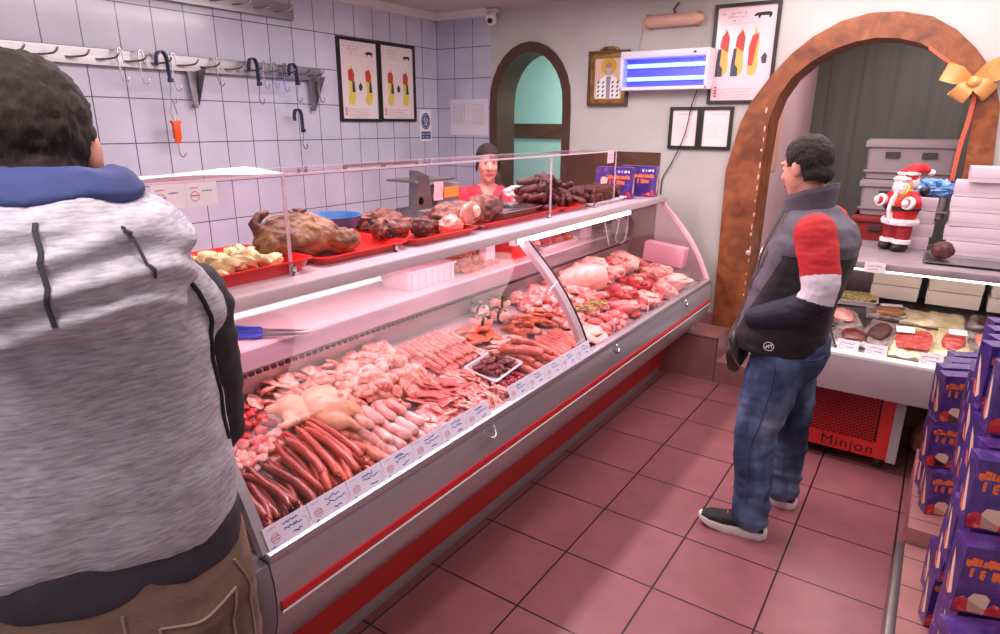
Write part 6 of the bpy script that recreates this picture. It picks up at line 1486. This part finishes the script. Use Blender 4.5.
def hd(p):
    d = w1(p)
    # diagonal drag folds from the right hip up to the left shoulder
    u = p.z*1.0+p.x*.75
    d += .005*sin(u*42+4*noise.noise(p*3))*max(0, min(1, (1.5-p.z)*4))*(1 if p.y < .05 else .3)*max(0, noise.noise(p*3+V((5, 0, 0)))+.25)*1.6
    return d
ho = meshpart('hoodie', me, M_heath, t1, disp=hd)
b = MB(); torso(b, [(0, .012, 1.055, .202, .142), (0, .012, 1.07, .208, .15), (0, .012, 1.10, .21, .152), (0, .012, 1.145, .211, .150), (0, .012, 1.16, .20, .142)], ex=2.5); me = fuse(b, .008, 3, 'hem')
M_band = mat('dark_rib_band', [(.3, (46, 44, 54)), (.7, (62, 58, 70))], .85, scale=8, bump=.3, bscale=120, bstretch=(6, 6, .2))
meshpart('hem_band', me, M_band, t1, disp=wr(4, .006, 9, (1, 1, .7)), matfn=None)
M_slv = mat('dark_sleeve', [(.3, (26, 25, 32)), (.7, (40, 38, 46))], .8, scale=12, bump=.1)
b = MB()
for A in (A1L, A1R): limb(b, A, [.078, .06, .045])
me = fuse(b, .008, 3, 'sleeves')
for s in (-1, 1): meshpart('sleeve', me.copy(), M_slv, t1, disp=wr(8, .006, 11, (1, 1, 2)), delfn=(lambda c, s=s: c.x*s < 0))
b = MB(); b.tube(on_surface(ho, [(.10, -.07, 1.635), (.15, -.08, 1.60), (.185, -.085, 1.555), (.205, -.085, 1.48), (.212, -.07, 1.38), (.212, -.06, 1.28)]), .004, 6); part('piping', b, M_slv, t1)
# hood lying on the shoulders: outer roll and blue lining
def crescent(rings_def, n=36, a0=-2.55, a1=2.55):
    b = MB(); rings = []
    for i in range(n):
        th = -pi/2+a0+(a1-a0)*i/(n-1); back = max(0, -sin(th)); fall = 1-abs((i/(n-1))*2-1)**4
        ring = []
        for (r, z, q) in rings_def:
            R_ = r+(q[0]*back); Z_ = z+q[1]*back+(.012*noise.noise(V((i*.35, r*20, z*9))))
            R_ *= 1; ring.append(V((R_*1.08*cos(th), -.02+R_*.95*sin(th), Z_)))
        c = sum(ring, V())/len(ring); s = .35+.65*fall
        rings.append([c+(p-c)*s for p in ring])
    b.loft(rings); return b
b = crescent([(.088, 1.70, (.005, .005)), (.118, 1.712, (.014, 0)), (.152, 1.695, (.034, -.012)), (.168, 1.655, (.052, -.045)), (.158, 1.615, (.062, -.085)), (.12, 1.60, (.045, -.075)), (.085, 1.62, (.01, 0)), (.08, 1.66, (0, 0))])
me = fuse(b, .007, 3, 'hood'); hood = meshpart('hood', me, M_heath, t1, disp=lambda p: .008*noise.noise(V((p.x*9, p.y*9, p.z*30)))+.0055*sin(p.z*95+7*noise.noise(p*5)))
b = crescent([(.072, 1.72, (.0, .01)), (.085, 1.752, (.006, .004)), (.104, 1.742, (.016, .0)), (.122, 1.716, (.022, -.004)), (.11, 1.69, (.01, 0)), (.085, 1.67, (.0, 0))])
me = fuse(b, .006, 3, 'lining'); ln = meshpart('hood_lining', me, mat('blue_lining', [(.3, (40, 54, 104)), (.7, (60, 74, 128))], .8, scale=9, bump=.1), t1, disp=lambda p: .005*noise.noise(V((p.x*14, p.y*14, p.z*20)))); ln['label'] = 'blue hood lining'
for pl in ([(0.0, -.20, 1.70), (0, -.25, 1.645), (0, -.25, 1.56)], [(.10, -.20, 1.70), (.125, -.21, 1.66), (.13, -.20, 1.60)]):
    b = MB(); b.tube(on_surface(hood, pl, .001), .0035, 6, flat=.5); part('hood_seam', b, M_band, t1)
M_khaki = mat('khaki_trousers', [(.3, (92, 74, 62)), (.55, (118, 96, 80)), (.75, (134, 112, 96))], .85, scale=6, bump=.2, bscale=180)
b = MB()
torso(b, [(0, .0, .90, .19, .13), (0, .0, .97, .215, .145), (0, .005, 1.04, .212, .142), (0, .005, 1.10, .205, .136)], ex=2.5)
for s in (-1, 1): limb(b, [(s*.095, 0, .92), (s*.115, .01, .70), (s*.125, .025, .52), (s*.13, .0, .30), (s*.132, -.01, .06)], [.125, .108, .088, .078, .076])
me = fuse(b, .008, 3, 'trousers'); tro = meshpart('trousers', me, M_khaki, t1, disp=wr(31, .006, 8, (1, 1, 1.6)))
b = MB()
for s in (-1, 1):
    for pl in ([(s*.19, -.10, 1.06), (s*.205, -.07, .96), (s*.205, -.07, .84)], [(s*.05, -.15, 1.0), (s*.12, -.14, .985), (s*.18, -.115, 1.01)], [(s*.05, -.15, 1.0), (s*.055, -.15, .86)], [(s*.055, -.15, .86), (s*.12, -.14, .835), (s*.175, -.12, .86)], [(s*.175, -.12, .86), (s*.18, -.115, 1.01)]): b.tube(on_surface(tro, pl), .0026, 5)
b.tube(on_surface(tro, [(0, -.16, 1.05), (0, -.16, .95), (0, -.14, .88)]), .0026, 5); part('pocket_seam', b, mat('khaki_seam', (150, 128, 110), .8), t1)
for s in (-1, 1):
    b = MB(); b.tube([(s*.13, -.07, .045), (s*.135, .05, .05), (s*.14, .17, .035)], [.045, .05, .034], 14, round_ends=True, flat=.8); sh_ = part('shoe', b, M_black, t1)

# ================= shop woman behind the counter
t3 = place_person('shop woman in a coral red top with tied dark hair, smiling behind the counter', (-1.045, 1.83, 0), (.62, -.78))
H3 = (0, .02, 1.555)
b = MB(); P3, R3 = add_head(b, H3, .10, -.05, .98)
b.tube([(0, -.03, 1.33), (0, -.02, 1.42), (0, 0, 1.49)], [.056, .048, .048], 16)
torso(b, [(0, 0, .80, .15, .10), (0, 0, .95, .13, .09), (0, .005, 1.15, .14, .105), (0, 0, 1.28, .155, .09), (0, -.02, 1.375, .13, .07), (0, -.025, 1.42, .06, .05)])
W_L = [(-.16, -.02, 1.33), (-.21, .0, 1.08), (-.14, .18, 1.04)]; W_R = [(.16, -.02, 1.33), (.21, .0, 1.08), (.14, .18, 1.04)]
for A in (W_L, W_R): limb(b, A, [.045, .034, .024])
for s in (-1, 1): limb(b, [(s*.08, 0, .85), (s*.09, .01, .46), (s*.09, -.01, .08)], [.075, .05, .036]); b.tube([(s*.09, -.03, .045), (s*.09, .1, .03)], [.035, .026], 10, round_ends=True)
hand(b, (-.14, .18, 1.04), (.3, .9, -.3), (-.2, .3, .9), 1, .9, .4); hand(b, (.14, .18, 1.04), (-.3, .9, -.3), (.2, .3, .9), -1, .9, .4)
me = fuse(b, .0055, 3, 'body'); meshpart('body', me, M_skinw, t3)
face_bits(t3, P3, R3, .98, None, 'f')
me, cut, dsp = short_hair(P3, R3, .99, 9, .8, -.06); hr = meshpart('hair', me, M_hair2, t3, disp=dsp, delfn=cut)
b = MB(); b.blob(P3(0, -.09, .075), (.045, .04, .04), 3, .15, 2, 4); b.tube([P3(-.07, .03, .03), P3(-.078, .01, -.02), P3(-.075, .0, -.05)], [.012, .010, .004], 8, round_ends=True); b.tube([P3(.07, .03, .03), P3(.078, .01, -.02), P3(.075, .0, -.05)], [.012, .010, .004], 8, round_ends=True); part('bun', b, M_hair2, hr)
M_coral = mat('coral_top', [(.3, (206, 34, 56)), (.7, (226, 52, 72))], .75, scale=10, bump=.1)
b = MB(); torso(b, [(0, 0, .78, .17, .12), (0, 0, .95, .148, .108), (0, .008, 1.15, .158, .125), (0, 0, 1.28, .172, .108), (0, -.02, 1.38, .15, .088), (0, -.025, 1.425, .08, .062)])
for A in (W_L, W_R): limb(b, [A[0], tuple((V(A[0])*.35+V(A[1])*.65))], [.072, .06])
me = fuse(b, .007, 3, 'top'); meshpart('top', me, M_coral, t3, disp=wr(41, .006, 10, (1, 1, 1.6)), delfn=lambda c: c.z > 1.412 or (c.y > .045 and c.z > 1.30 and abs(c.x) < (c.z-1.30)*.5))
b = MB(); b.tube(spline([(-.075, -.03, 1.425), (-.085, .06, 1.36), (-.07, .115, 1.25), (-.06, .13, 1.1)], 5), .012, 8, flat=.5); part('apron_strap', b, M_black, t3, label='dark strap')
b = MB(); torso(b, [(0, 0, .50, .19, .14), (0, 0, .66, .185, .135), (0, 0, .80, .172, .122), (0, 0, .86, .16, .115)]); part('skirt', b, M_black, t3)
